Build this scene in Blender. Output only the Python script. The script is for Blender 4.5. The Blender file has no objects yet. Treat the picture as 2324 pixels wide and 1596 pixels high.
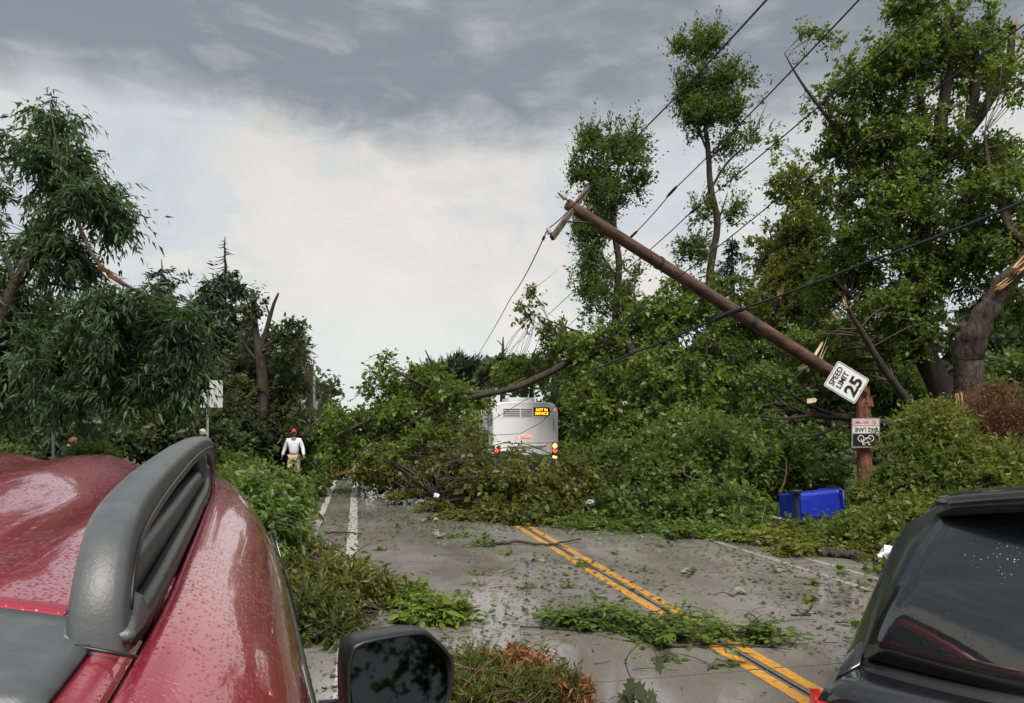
import bpy, bmesh, math, random
import numpy as np
from mathutils import Vector, Matrix, noise as mnoise

sc = bpy.context.scene
C = sc.collection
R = math.radians

# ------------------------------------------------------------------ camera
CAM_H = 1.80            # eye height of the photographer standing behind the red car
YAW = R(12.2)           # camera looks this much to the right of the road direction (+Y)
FPX, CX, HY = 1627.0, 1162.0, 974.0   # focal length, optical centre, horizon row on a 2324 px wide grid
cam_d = bpy.data.cameras.new('camera')
cam = bpy.data.objects.new('camera', cam_d); C.objects.link(cam)
cam_d.sensor_width = 36.0
cam_d.lens = 36.0 * FPX / 2324.0
cam_d.shift_y = (HY - 798.0) / 2324.0
cam_d.clip_start = 0.02
cam_d.clip_end = 3000.0
cam.location = (0, 0, CAM_H)
cam.rotation_euler = (R(90), 0, -YAW)
sc.camera = cam

# ------------------------------------------------------------------ sky, sun, exposure
SUN_EL, SUN_AZ = R(60), R(180)       # azimuth from +Y, clockwise positive: high behind the camera
SKYGAIN = 0.41
world = bpy.data.worlds.new('World'); sc.world = world; world.use_nodes = True
wn, wl = world.node_tree.nodes, world.node_tree.links
wn.clear()
def wnode(t, **kw):
    n = wn.new(t)
    for k, v in kw.items(): setattr(n, k, v)
    return n
def wmath(op, a, b=None, c=None, clamp=False):
    n = wnode('ShaderNodeMath', operation=op, use_clamp=clamp)
    for i, v in enumerate((a, b, c)):
        if v is None: continue
        if isinstance(v, (int, float)): n.inputs[i].default_value = v
        else: wl.new(v, n.inputs[i])
    return n.outputs[0]
def wramp(fac, stops, interp='EASE'):
    n = wnode('ShaderNodeValToRGB'); n.color_ramp.interpolation = interp
    el = n.color_ramp.elements
    while len(el) < len(stops): el.new(0.5)
    for e, (p, c) in zip(el, stops):
        e.position = p; e.color = (*c, 1) if not isinstance(c, (int, float)) else (c, c, c, 1)
    wl.new(fac, n.inputs[0]); return n.outputs[0]
def wmix(f, a, b):
    n = wnode('ShaderNodeMix', data_type='RGBA')
    for s, v in ((n.inputs[0], f), (n.inputs[6], a), (n.inputs[7], b)):
        if isinstance(v, (int, float)): s.default_value = v
        elif isinstance(v, tuple): s.default_value = (*v, 1)
        else: wl.new(v, s)
    return n.outputs[2]
tc = wnode('ShaderNodeTexCoord')
sep = wnode('ShaderNodeSeparateXYZ'); wl.new(tc.outputs['Generated'], sep.inputs[0])
zz = wmath('MAXIMUM', sep.outputs[2], 0.0)
den = wmath('ADD', zz, 0.16)
cmb = wnode('ShaderNodeCombineXYZ')
wl.new(wmath('DIVIDE', sep.outputs[0], den), cmb.inputs[0])
wl.new(wmath('DIVIDE', sep.outputs[1], den), cmb.inputs[1])
def wnoise(scale, detail, rough, off, dist=0.0, vec=None):
    mp = wnode('ShaderNodeMapping'); mp.inputs['Location'].default_value = off
    wl.new(vec or cmb.outputs[0], mp.inputs[0])
    n = wnode('ShaderNodeTexNoise'); n.inputs['Scale'].default_value = scale
    n.inputs['Detail'].default_value = detail; n.inputs['Roughness'].default_value = rough
    n.inputs['Distortion'].default_value = dist
    wl.new(mp.outputs[0], n.inputs[0]); return n.outputs[0]
n_big = wnoise(1.3, 8, 0.58, (3.1, 7.7, 0.4), 0.25)
n_mid = wnoise(3.2, 9, 0.60, (11.3, 2.2, 5.0), 0.35)
n_soft = wnoise(2.2, 6, 0.55, (1.7, 4.4, 9.0), 0.3, vec=tc.outputs['Generated'])
n_wisp = wnoise(7.0, 7, 0.58, (8.0, 1.0, 2.0), 0.4, vec=tc.outputs['Generated'])
lay_map = wnode('ShaderNodeMapping'); lay_map.inputs['Scale'].default_value = (1.0, 1.0, 3.0); wl.new(tc.outputs['Generated'], lay_map.inputs[0])
n_lay = wnoise(3.0, 9, 0.60, (2.4, 6.1, 3.7), 0.35, vec=lay_map.outputs[0])
n_puff = wnoise(8.5, 9, 0.60, (7.4, 1.1, 0.7), 0.5, vec=lay_map.outputs[0])
sky = wnode('ShaderNodeTexSky', sky_type='NISHITA', sun_disc=False)
sky.sun_elevation = SUN_EL; sky.sun_rotation = SUN_AZ
G = 10.0 * SKYGAIN      # the background strength is 0.1
def gc(r, g, b): return (r * G, g * G, b * G)
# high bright overcast: cream and pale blue-grey
bright = wmix(wramp(n_soft, [(0.38, 0.0), (0.60, 1.0)]), gc(.44, .465, .475), gc(.58, .54, .475))
bright = wmix(wramp(n_wisp, [(0.40, 0.0), (0.68, 0.55)]), bright, gc(.62, .575, .50))
bright = wmix(wramp(n_lay, [(0.48, 0.0), (0.64, 0.45)]), bright, gc(.40, .425, .44))
bright = wmix(wramp(n_puff, [(0.52, 0.0), (0.70, 0.45)]), bright, gc(.65, .595, .515))
bright = wmix(wramp(wnoise(3.6, 5, .5, (5.5, 3.3, 1.1), .2, vec=tc.outputs['Generated']), [(0.55, 0.0), (0.70, 0.6)]), bright, gc(.70, .60, .49))
bright = wmix(wramp(zz, [(0.0, 0.75), (0.22, 0.0)]), bright, gc(.47, .52, .545))
# storm deck overhead: dark bands with paler torn patches
dark = wmix(wramp(n_lay, [(0.45, 0.0), (0.66, 1.0)]), gc(.178, .194, .203), gc(.46, .465, .455))
dark = wmix(wramp(n_big, [(0.38, 0.0), (0.60, 1.0)]), gc(.178, .196, .207), dark)
dark = wmix(wramp(n_puff, [(0.50, 0.0), (0.74, 0.28)]), dark, gc(.47, .47, .46))
edge = wmath('ADD', zz, wmath('MULTIPLY', wmath('SUBTRACT', n_soft, 0.5), 0.10))
edge = wmath('ADD', edge, wmath('MULTIPLY', wmath('SUBTRACT', n_wisp, 0.5), 0.09))
edge = wmath('ADD', edge, wmath('MULTIPLY', wmath('SUBTRACT', n_puff, 0.5), 0.09))
deck = wramp(edge, [(0.345, 0.0), (0.415, 1.0)])
clouds = wmix(deck, bright, dark)
col = wmix(0.93, sky.outputs[0], clouds)
bg = wnode('ShaderNodeBackground'); bg.inputs[1].default_value = 0.1
wl.new(col, bg.inputs[0])
wo = wnode('ShaderNodeOutputWorld'); wl.new(bg.outputs[0], wo.inputs[0])

sun_d = bpy.data.lights.new('sun', 'SUN'); sun_d.energy = 1.5; sun_d.angle = R(32); sun_d.color = (1.0, .96, .90)
sun = bpy.data.objects.new('sun', sun_d); C.objects.link(sun)
sun.rotation_euler = Vector((-math.sin(SUN_AZ) * math.cos(SUN_EL), -math.cos(SUN_AZ) * math.cos(SUN_EL), -math.sin(SUN_EL))).to_track_quat('-Z', 'Y').to_euler()
sun.location = (0, 0, 40)
vs = sc.view_settings
vs.view_transform = 'Standard'; vs.look = 'None'; vs.gamma = 1.0; vs.exposure = 1.75
vs.use_curve_mapping = False
sc.cycles.use_adaptive_sampling = True; sc.cycles.adaptive_threshold = 0.02
sc.cycles.max_bounces = 5; sc.cycles.diffuse_bounces = 2; sc.cycles.glossy_bounces = 3
sc.cycles.transmission_bounces = 3; sc.cycles.transparent_max_bounces = 4
sc.cycles.caustics_reflective = False; sc.cycles.caustics_refractive = False

# ------------------------------------------------------------------ helpers
SA, CA = math.sin(YAW), math.cos(YAW)
def P(px, py, d):
    """World point seen at (px, py) of the 2324 px wide survey grid at depth d metres."""
    xc = (px - CX) / FPX * d
    return Vector((d * SA + xc * CA, d * CA - xc * SA, CAM_H + (HY - py) / FPX * d))
def GND(px, py):
    d = FPX * CAM_H / (py - HY)
    v = P(px, py, d); v.z = 0; return v
def GX(px, d):
    v = P(px, HY, d); v.z = 0; return v
RIGHT, FWD, UP = np.array((CA, -SA, 0.)), np.array((SA, CA, 0.)), np.array((0., 0., 1.))

def tag(o, label=None, cat=None, group=None, kind=None):
    if label: o['label'] = label
    if cat: o['category'] = cat
    if group: o['group'] = group
    if kind: o['kind'] = kind
    return o
def empty(name, loc=(0, 0, 0), rot=(0, 0, 0), parent=None):
    o = bpy.data.objects.new(name, None); C.objects.link(o)
    o.location = loc; o.rotation_euler = rot; o.empty_display_size = 0.2
    o.parent = parent
    return o
def mesh_obj(name, me, mat=None, parent=None, world_space=False):
    o = bpy.data.objects.new(name, me); C.objects.link(o)
    if mat is not None:
        for m in (mat if isinstance(mat, (list, tuple)) else [mat]): me.materials.append(m)
    if parent is not None:
        o.parent = parent
        if world_space: o.matrix_parent_inverse = PINV(parent)
    return o
def PINV(p):
    m = Matrix.LocRotScale(p.location, p.rotation_euler, p.scale)
    if p.parent is not None: m = Matrix.LocRotScale(p.parent.location, p.parent.rotation_euler, p.parent.scale) @ p.matrix_parent_inverse @ m
    return m.inverted()
def fast_mesh(name, V, quads=None, tris=None, tint=None, smooth=False):
    me = bpy.data.meshes.new(name)
    V = np.asarray(V, np.float32)
    me.vertices.add(len(V)); me.vertices.foreach_set('co', V.ravel())
    parts, starts, n0 = [], [], 0
    for F, k in ((quads, 4), (tris, 3)):
        if F is None or len(F) == 0: continue
        F = np.asarray(F, np.int32)
        parts.append(F.ravel()); starts.append(n0 + np.arange(len(F), dtype=np.int32) * k); n0 += F.size
    loops = np.concatenate(parts); st = np.concatenate(starts)
    me.loops.add(len(loops)); me.loops.foreach_set('vertex_index', loops)
    me.polygons.add(len(st)); me.polygons.foreach_set('loop_start', st)
    if tint is not None:
        a = me.attributes.new('tint', 'FLOAT', 'POINT'); a.data.foreach_set('value', np.asarray(tint, np.float32))
    me.update(calc_edges=True)
    if smooth: me.shade_smooth()
    return me

class MB:
    """Collects simple shapes for one mesh."""
    def __init__(s): s.v, s.f, s.sm = [], [], []
    def add(s, v, f, smooth=False):
        n = len(s.v); s.v += [tuple(p) for p in v]; s.f += [tuple(i + n for i in q) for q in f]; s.sm += [smooth] * len(f); return s
    def box(s, c, size, rot=None, taper=1.0):
        x, y, z = (k / 2 for k in size)
        vs_ = [Vector((a * x * (taper if b3 > 0 else 1), b * y * (taper if b3 > 0 else 1), b3 * z)) for b3 in (-1, 1) for b in (-1, 1) for a in (-1, 1)]
        if rot is not None: vs_ = [rot @ v for v in vs_]
        vs_ = [v + Vector(c) for v in vs_]
        return s.add(vs_, [(0, 2, 3, 1), (4, 5, 7, 6), (0, 1, 5, 4), (2, 6, 7, 3), (0, 4, 6, 2), (1, 3, 7, 5)])
    def tube(s, path, rad, n=8, cap=True, smooth=True, jag=0.0, seed=0):
        path = [Vector(p) for p in path]
        if isinstance(rad, (int, float)): rad = [rad] * len(path)
        rg = random.Random(seed)
        t0 = (path[1] - path[0]).normalized()
        a = t0.orthogonal().normalized(); vs_ = []
        for i, p in enumerate(path):
            t = (path[min(i + 1, len(path) - 1)] - path[max(i - 1, 0)]).normalized()
            a = (a - t * a.dot(t)).normalized(); b = t.cross(a)
            for k in range(n):
                an = 2 * math.pi * k / n
                rr = rad[i] * (1 + jag * (rg.random() - .5))
                vs_.append(p + (a * math.cos(an) + b * math.sin(an)) * rr)
        fs = [(i * n + k, i * n + (k + 1) % n, (i + 1) * n + (k + 1) % n, (i + 1) * n + k) for i in range(len(path) - 1) for k in range(n)]
        s.add(vs_, fs, smooth)
        if cap:
            m = len(path) - 1; off = len(s.v) - len(vs_)
            s.f += [tuple(off + k for k in reversed(range(n))), tuple(off + m * n + k for k in range(n))]; s.sm += [False, False]
        return s
    def lathe(s, c, prof, n=16, rot=None, smooth=True):
        vs_ = []
        for r, z in prof:
            for k in range(n):
                an = 2 * math.pi * k / n; v = Vector((r * math.cos(an), r * math.sin(an), z))
                if rot is not None: v = rot @ v
                vs_.append(v + Vector(c))
        fs = [(i * n + k, i * n + (k + 1) % n, (i + 1) * n + (k + 1) % n, (i + 1) * n + k) for i in range(len(prof) - 1) for k in range(n)]
        return s.add(vs_, fs, smooth)
    def prism(s, pts, z0, z1):
        n = len(pts)
        vs_ = [(x, y, z0) for x, y in pts] + [(x, y, z1) for x, y in pts]
        return s.add(vs_, [tuple(reversed(range(n))), tuple(range(n, 2 * n))] + [(k, (k + 1) % n, n + (k + 1) % n, n + k) for k in range(n)])
    def mesh(s, name):
        me = bpy.data.meshes.new(name); me.from_pydata(s.v, [], s.f)
        me.polygons.foreach_set('use_smooth', s.sm); me.update()
        bm = bmesh.new(); bm.from_mesh(me); bmesh.ops.recalc_face_normals(bm, faces=bm.faces); bm.to_mesh(me); bm.free()
        return me
    def build(s, name, mat, parent=None, world_space=False, bevel=0.0, seg=2):
        me = s.mesh(name)
        if bevel:
            bm = bmesh.new(); bm.from_mesh(me)
            bmesh.ops.bevel(bm, geom=[e for e in bm.edges if len(e.link_faces) == 2 and e.calc_face_angle(0) > 0.5], offset=bevel, segments=seg, affect='EDGES', profile=.5)
            bm.to_mesh(me); bm.free()
        return mesh_obj(name, me, mat, parent, world_space)

# ------------------------------------------------------------------ materials
def newmat(name):
    m = bpy.data.materials.new(name); m.use_nodes = True
    return m, m.node_tree.nodes, m.node_tree.links, m.node_tree.nodes['Principled BSDF']
def lnk(l, a, b): l.new(a, b)
def mixc(n, l, f, a, b, mode='MIX'):
    x = n.new('ShaderNodeMix'); x.data_type = 'RGBA'; x.blend_type = mode
    for s, v in ((x.inputs[0], f), (x.inputs[6], a), (x.inputs[7], b)):
        if isinstance(v, (int, float)): s.default_value = v
        elif isinstance(v, tuple): s.default_value = (*v[:3], 1)
        else: l.new(v, s)
    return x.outputs[2]
def tnoise(n, l, vec, scale, detail=4, rough=.55, stretch=None, dist=0):
    if stretch is not None:
        mp = n.new('ShaderNodeMapping'); mp.inputs['Scale'].default_value = stretch; l.new(vec, mp.inputs[0]); vec = mp.outputs[0]
    t = n.new('ShaderNodeTexNoise'); t.inputs['Scale'].default_value = scale; t.inputs['Detail'].default_value = detail
    t.inputs['Roughness'].default_value = rough; t.inputs['Distortion'].default_value = dist
    l.new(vec, t.inputs[0]); return t.outputs[0]
def ramp(n, l, f, stops):
    r = n.new('ShaderNodeValToRGB'); el = r.color_ramp.elements
    while len(el) < len(stops): el.new(.5)
    for e, (p, c) in zip(el, stops):
        e.position = p; e.color = (c, c, c, 1) if isinstance(c, (int, float)) else (*c, 1)
    l.new(f, r.inputs[0]); return r.outputs[0]
def bumpn(n, l, h, strength, dist, normal=None):
    b = n.new('ShaderNodeBump'); b.inputs['Strength'].default_value = strength; b.inputs['Distance'].default_value = dist
    l.new(h, b.inputs['Height'])
    if normal is not None: l.new(normal, b.inputs['Normal'])
    return b.outputs[0]
def objvec(n): return n.new('ShaderNodeTexCoord').outputs['Object']
def worldvec(n): return n.new('ShaderNodeNewGeometry').outputs['Position']

def simple_mat(name, col, rough=.5, metal=0.0, var=.12, scale=6.0, bump=0.0, coat=0.0, spec=.5, dirt=None):
    m, n, l, b = newmat(name)
    v = objvec(n); t = tnoise(n, l, v, scale, 5)
    c2 = tuple(max(0, c * (1 - var * 2)) for c in col); c1 = tuple(min(1, c * (1 + var)) for c in col)
    cc = mixc(n, l, t, c2, c1)
    if dirt: cc = mixc(n, l, ramp(n, l, tnoise(n, l, v, scale * .4, 6), [(.5, 0.0), (.75, .6)]), cc, dirt)
    l.new(cc, b.inputs['Base Color'])
    b.inputs['Roughness'].default_value = rough; b.inputs['Metallic'].default_value = metal
    b.inputs['Coat Weight'].default_value = coat; b.inputs['Coat Roughness'].default_value = .05
    b.inputs['Specular IOR Level'].default_value = spec
    if bump: l.new(bumpn(n, l, tnoise(n, l, v, scale * 8, 4), .5, bump), b.inputs['Normal'])
    return m
def glow_mat(name, col, strength, base=None):
    m, n, l, b = newmat(name)
    b.inputs['Base Color'].default_value = (*(base or col), 1); b.inputs['Roughness'].default_value = .25
    b.inputs['Emission Color'].default_value = (*col, 1); b.inputs['Emission Strength'].default_value = strength
    return m
def leaf_mat(name, dark, light, under=None, trans=.42, rough=.40):
    """Leaf colour varies leaf by leaf (attribute tint); the underside is paler."""
    m, n, l, b = newmat(name)
    a = n.new('ShaderNodeAttribute'); a.attribute_name = 'tint'
    f = a.outputs['Fac']
    top = mixc(n, l, f, dark, light)
    g = n.new('ShaderNodeNewGeometry')
    un = under or tuple(min(1, c * 1.5 + .012) for c in light)
    c = mixc(n, l, g.outputs['Backfacing'], top, mixc(n, l, .55, top, un))
    l.new(c, b.inputs['Base Color']); b.inputs['Roughness'].default_value = rough
    b.inputs['Specular IOR Level'].default_value = .30
    if trans > 0:
        t = n.new('ShaderNodeBsdfTranslucent'); l.new(mixc(n, l, 1.0, c, (1.25, 1.3, .6), 'MULTIPLY'), t.inputs[0])
        x = n.new('ShaderNodeMixShader'); x.inputs[0].default_value = trans
        l.new(b.outputs[0], x.inputs[1]); l.new(t.outputs[0], x.inputs[2])
        l.new(x.outputs[0], n['Material Output'].inputs[0])
    return m
def bark_mat(name, dark, light, scale=9.0, bump=.02, rot=None):
    m, n, l, b = newmat(name)
    v = worldvec(n)
    if rot is not None:
        mp = n.new('ShaderNodeMapping'); mp.inputs['Rotation'].default_value = rot; l.new(v, mp.inputs[0]); v = mp.outputs[0]
    t = tnoise(n, l, v, scale, 6, .65, (1, 1, .22), .4)
    t2 = tnoise(n, l, v, scale * .35, 3)
    c = mixc(n, l, ramp(n, l, t, [(.3, 0.0), (.7, 1.0)]), dark, light)
    c = mixc(n, l, ramp(n, l, t2, [(.45, 0.0), (.8, .5)]), c, tuple(k * .55 for k in dark))
    l.new(c, b.inputs['Base Color']); b.inputs['Roughness'].default_value = .85; b.inputs['Specular IOR Level'].default_value = .25
    l.new(bumpn(n, l, t, .9, bump), b.inputs['Normal'])
    return m
M = {}
M['maple'] = leaf_mat('maple_leaf', (0.037, 0.066, 0.011), (0.198, 0.251, 0.042), (.19, .24, .085))
M['yellowgreen'] = leaf_mat('pale_maple_leaf', (0.056, 0.081, 0.012), (0.230, 0.255, 0.048), (.22, .25, .09))
M['poplar'] = leaf_mat('poplar_leaf', (0.038, 0.065, 0.014), (0.141, 0.183, 0.043), (.16, .20, .09))
M['willow'] = leaf_mat('drooping_leaf', (0.022, 0.053, 0.024), (0.090, 0.152, 0.069), (.12, .18, .085))
M['darkbush'] = leaf_mat('dark_bush_leaf', (0.029, 0.039, 0.018), (0.111, 0.127, 0.058), (.15, .165, .10))
M['spruce'] = leaf_mat('spruce_needle', (0.018, 0.031, 0.018), (0.052, 0.068, 0.034), None, .1)
M['deadneedle'] = leaf_mat('brown_needle', (.075, .032, .014), (.27, .12, .050), None, .2)
M['grassy'] = leaf_mat('verge_leaf', (.05, .085, .018), (.12, .19, .05), None, .3)
M['bright'] = leaf_mat('fresh_leaf', (.050, .11, .016), (.17, .28, .045), (.25, .33, .15), .35)
M['litter'] = leaf_mat('wet_litter', (.030, .045, .016), (.13, .16, .06), (.30, .32, .22), .1, .35)
M['elm'] = leaf_mat('elm_leaf', (0.042, 0.077, 0.015), (0.156, 0.235, 0.045), (.18, .24, .09))
M['olive'] = leaf_mat('olive_leaf', (0.044, 0.062, 0.012), (0.186, 0.212, 0.041), (.20, .22, .09))
M['bark'] = bark_mat('bark', (.026, .019, .015), (.135, .100, .074), 15.0, .09)
M['darkbark'] = bark_mat('wet_bark', (.022, .017, .014), (.075, .058, .046))
M['twig'] = simple_mat('twig', (.085, .058, .040), .8, var=.3, scale=3)
M['redtwig'] = simple_mat('red_twig', (.12, .058, .036), .7, var=.3, scale=3)
M['split'] = bark_mat('fresh_split_wood', (.33, .16, .065), (.66, .42, .21), 14.0, .01)
M['palesplit'] = bark_mat('pale_split_wood', (.45, .33, .19), (.78, .66, .46), 16.0, .008)
M['white'] = simple_mat('white_plastic', (.78, .78, .77), .5, var=.05)
# ------------------------------------------------------------------ foliage machinery
KITE = (np.array([(0, 0, 0), (.42, .5, .07), (1, 0, -.06), (.42, -.5, .07)]), np.array([(0, 2, 1), (0, 3, 2)]))
LANCE = (np.array([(0, 0, 0), (.3, .5, .03), (1, 0, -.16), (.3, -.5, .03)]), np.array([(0, 2, 1), (0, 3, 2)]))
_mo = [(0, .10), (-.04, .30), (.18, .26), (.16, .62), (.40, .36), (.62, .52), (.68, .24), (1.0, 0)]
_mv = [(0, 0, 0)] + [(a, w, .10 * w) for a, w in _mo[1:]] + [(a, -w, .10 * w) for a, w in reversed(_mo[1:-1])]
_mv.append((.42, 0, -.03))
MAPLE = (np.array(_mv), np.array([(len(_mv) - 1, k, (k + 1) % (len(_mv) - 1)) for k in range(len(_mv) - 1)]))
OVAL = (np.array([(0, 0, 0), (.25, .40, .06), (.62, .42, .05), (1, 0, -.08), (.62, -.42, .05), (.25, -.40, .06)]),
        np.array([(0, 3, 2), (0, 2, 1), (0, 5, 4), (0, 4, 3)]))

def unit(a): return a / np.maximum(np.linalg.norm(a, axis=-1, keepdims=True), 1e-9)
def perp(a, rg):
    r = rg.normal(size=a.shape); r -= (r * a).sum(-1, keepdims=True) * a
    return unit(r)
class Leaves:
    def __init__(s): s.V, s.F, s.T, s.n = [], [], [], 0
    def put(s, base, axis, nrm, L, W, tint, tpl=KITE):
        tv, tf = tpl; N, m = len(base), len(tv)
        if N == 0: return
        axis = unit(axis); nrm = unit(nrm - (nrm * axis).sum(-1, keepdims=True) * axis); side = np.cross(nrm, axis)
        L = np.broadcast_to(np.asarray(L, float), (N,)); W = np.broadcast_to(np.asarray(W, float), (N,))
        V = base[:, None, :] + axis[:, None, :] * (tv[None, :, 0:1] * L[:, None, None]) \
            + side[:, None, :] * (tv[None, :, 1:2] * W[:, None, None]) + nrm[:, None, :] * (tv[None, :, 2:3] * L[:, None, None])
        s.V.append(V.reshape(-1, 3))
        s.F.append((tf[None] + (s.n + np.arange(N) * m)[:, None, None]).reshape(-1, 3)); s.n += N * m
        s.T.append(np.repeat(np.broadcast_to(np.asarray(tint, float), (N,)), m))
    def build(s, name, mat, parent, kind=None):
        me = fast_mesh(name, np.concatenate(s.V), None, np.concatenate(s.F), np.concatenate(s.T), smooth=False)
        o = mesh_obj(name, me, mat, parent, True)
        if kind: o['kind'] = kind
        return o
class Twigs:
    """Many thin tapered three-sided sticks, vectorised."""
    def __init__(s): s.V, s.Q, s.n = [], [], 0
    def put(s, A, B, r0, r1, sag, rg, seg=3, wob=.06):
        A, B = np.asarray(A, float), np.asarray(B, float); N = len(A)
        if N == 0: return
        d = B - A; ln = np.linalg.norm(d, axis=1, keepdims=True); t = unit(d); a = perp(t, rg); b = np.cross(t, a)
        r0 = np.broadcast_to(np.asarray(r0, float), (N,)); r1 = np.broadcast_to(np.asarray(r1, float), (N,))
        rows = []
        w1 = rg.normal(size=(N, 3)) * wob * ln
        for k in range(seg + 1):
            f = k / seg
            c = A + d * f + w1 * math.sin(math.pi * f); c[:, 2] += (sag * ln[:, 0]) * math.sin(math.pi * f)
            rr = (r0 * (1 - f) + r1 * f)[:, None]
            for j in range(3):
                an = 2 * math.pi * j / 3
                rows.append(c + (a * math.cos(an) + b * math.sin(an)) * rr)
        m = 3 * (seg + 1)
        s.V.append(np.stack(rows, 1).reshape(-1, 3))
        q = np.array([(k * 3 + j, k * 3 + (j + 1) % 3, (k + 1) * 3 + (j + 1) % 3, (k + 1) * 3 + j) for k in range(seg) for j in range(3)])
        s.Q.append((q[None] + (s.n + np.arange(N) * m)[:, None, None]).reshape(-1, 4)); s.n += N * m
    def build(s, name, mat, parent, kind=None):
        if not s.V: return None
        o = mesh_obj(name, fast_mesh(name, np.concatenate(s.V), np.concatenate(s.Q), None, None, True), mat, parent, True)
        if kind: o['kind'] = kind
        return o

def sample_blobs(blobs, n, rg, shell=.45, gap=.0, gapscale=.9, zmin=.05):
    """Points inside ellipsoids given as (px, py, depth, rx_px, ry_px, depth_radius_m, weight)."""
    B = []
    for b in blobs:
        px, py, d, rx, ry, rd = b[:6]; w = b[6] if len(b) > 6 else 1.0
        k = d / FPX
        B.append((np.array(P(px, py, d)), rx * k, ry * k, rd, w))
    wt = np.array([(b[1] * b[2] * b[3]) ** .62 * b[4] for b in B]); wt /= wt.sum()
    out = []
    tries = 0
    while len(out) < n and tries < n * 12:
        tries += 1
        c, rx, ry, rd, w = B[rg.choice(len(B), p=wt)]
        v = rg.normal(size=3); v /= np.linalg.norm(v)
        r = shell + (1 - shell) * rg.random() ** .6
        r *= .80 + .55 * (mnoise.noise(Vector(v) * 1.6 + Vector(c) * .7) + .25)
        if rg.random() < .12: r *= 1.15
        p = c + RIGHT * (v[0] * rx * r) + FWD * (v[1] * rd * r) + UP * (v[2] * ry * r)
        if p[2] < zmin: 
            p[2] = zmin + rg.random() * .12
        if gap > 0 and mnoise.noise(Vector(p * gapscale)) < -0.5 + gap: continue
        out.append(p)
    return np.array(out)

def sprays(lv, C0, D0, rg, n_tw=5, n_lf=8, tw_len=.45, leaf=.12, aspect=.62, droop=.35, spread=1.0, tpl=KITE, tint0=0.0, tw=None, tint_lo=.0, tint_hi=1.0, bias=None, tight=0.0, flat=1.0):
    """Leafy twigs radiating from clump centres C0 along directions D0."""
    N = len(C0)
    if N == 0: return
    sp_n = np.array([mnoise.noise(Vector(c) * .75) for c in C0])
    ct = np.clip(rg.normal(.42, .17, N) + sp_n * .55 + tint0, tint_lo, tint_hi)
    d = np.repeat(D0, n_tw, 0) + rg.normal(size=(N * n_tw, 3)) * .75 * spread
    d[:, 2] -= droop * .5
    if bias is not None: d += np.asarray(bias)
    d[:, 2] *= flat
    d = unit(d)
    ln = tw_len * (.55 + .7 * rg.random(N * n_tw)) * np.repeat(np.exp(rg.normal(0, .32, N)), n_tw)
    st = np.repeat(C0, n_tw, 0) - d * (ln * .25)[:, None]
    if tw is not None: tw.put(st, st + d * ln[:, None], leaf * .045, leaf * .02, -.08 * droop, rg, 2)
    K = N * n_tw
    f = (np.arange(n_lf) + .5) / n_lf
    base = st[:, None, :] + d[:, None, :] * (ln[:, None] * (.18 + .85 * f)[None])[..., None]
    base[..., 2] -= (droop * .35 * ln[:, None] * (f ** 2)[None])
    base = base.reshape(-1, 3) + rg.normal(size=(K * n_lf, 3)) * leaf * .15
    dd = np.repeat(d, n_lf, 0)
    ax = dd * (.75 + tight) + perp(dd, rg) * .85; ax[:, 2] -= droop * .9
    ax[:, 2] *= flat
    nr = rg.normal(size=ax.shape) * .60 * min(1, flat + .3); nr[:, 2] += .70
    tint = np.clip(np.repeat(np.repeat(ct, n_tw), n_lf) + rg.normal(size=K * n_lf) * .17, 0, 1)
    L = leaf * np.clip(np.exp(rg.normal(-.08, .32, K * n_lf)), .35, 1.7)
    lv.put(base, ax, nr, L, L * aspect, tint, tpl)
    if droop > .8: return
    # loose single leaves between the twigs
    m = N * n_tw
    lb = np.repeat(C0, n_tw, 0) + rg.normal(size=(m, 3)) * tw_len * .36 * (1, 1, min(1, flat + .1))
    lb[:, 2] = np.maximum(lb[:, 2], .015)
    la = rg.normal(size=(m, 3)); la[:, 2] = la[:, 2] * min(1, flat + .2) - droop * .9
    ln_ = rg.normal(size=(m, 3)) * .7 * min(1, flat + .3); ln_[:, 2] += .6
    LL = leaf * rg.uniform(.45, 1.2, m)
    lv.put(lb, la, ln_, LL, LL * aspect, np.clip(np.repeat(ct, n_tw) + rg.normal(size=m) * .28, 0, 1), tpl)

def limb_points(limbs, step=.25):
    pts = []
    for path, rad in limbs:
        for i in range(len(path) - 1):
            a, b = Vector(path[i]), Vector(path[i + 1]); k = max(1, int((b - a).length / step))
            for j in range(k): pts.append((np.array(a.lerp(b, j / k)), rad[i] + (rad[i + 1] - rad[i]) * j / k))
        pts.append((np.array(path[-1]), rad[-1]))
    return np.array([p for p, r in pts]), np.array([r for p, r in pts])
def smooth_path(pts, rad, sub=4, wob=.0, seed=1):
    """Catmull-Rom through the points."""
    rg = random.Random(seed); pts = [Vector(p) for p in pts]; out, rr = [], []
    for i in range(len(pts) - 1):
        p0, p1, p2, p3 = pts[max(i - 1, 0)], pts[i], pts[i + 1], pts[min(i + 2, len(pts) - 1)]
        for k in range(sub):
            t = k / sub
            q = .5 * ((2 * p1) + (p2 - p0) * t + (2 * p0 - 5 * p1 + 4 * p2 - p3) * t * t + (3 * p1 - p0 - 3 * p2 + p3) * t ** 3)
            if wob and (i or k): q += Vector((rg.gauss(0, wob), rg.gauss(0, wob), rg.gauss(0, wob)))
            out.append(q); rr.append(rad[i] + (rad[i + 1] - rad[i]) * t)
    out.append(pts[-1]); rr.append(rad[-1]); return out, rr

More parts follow.
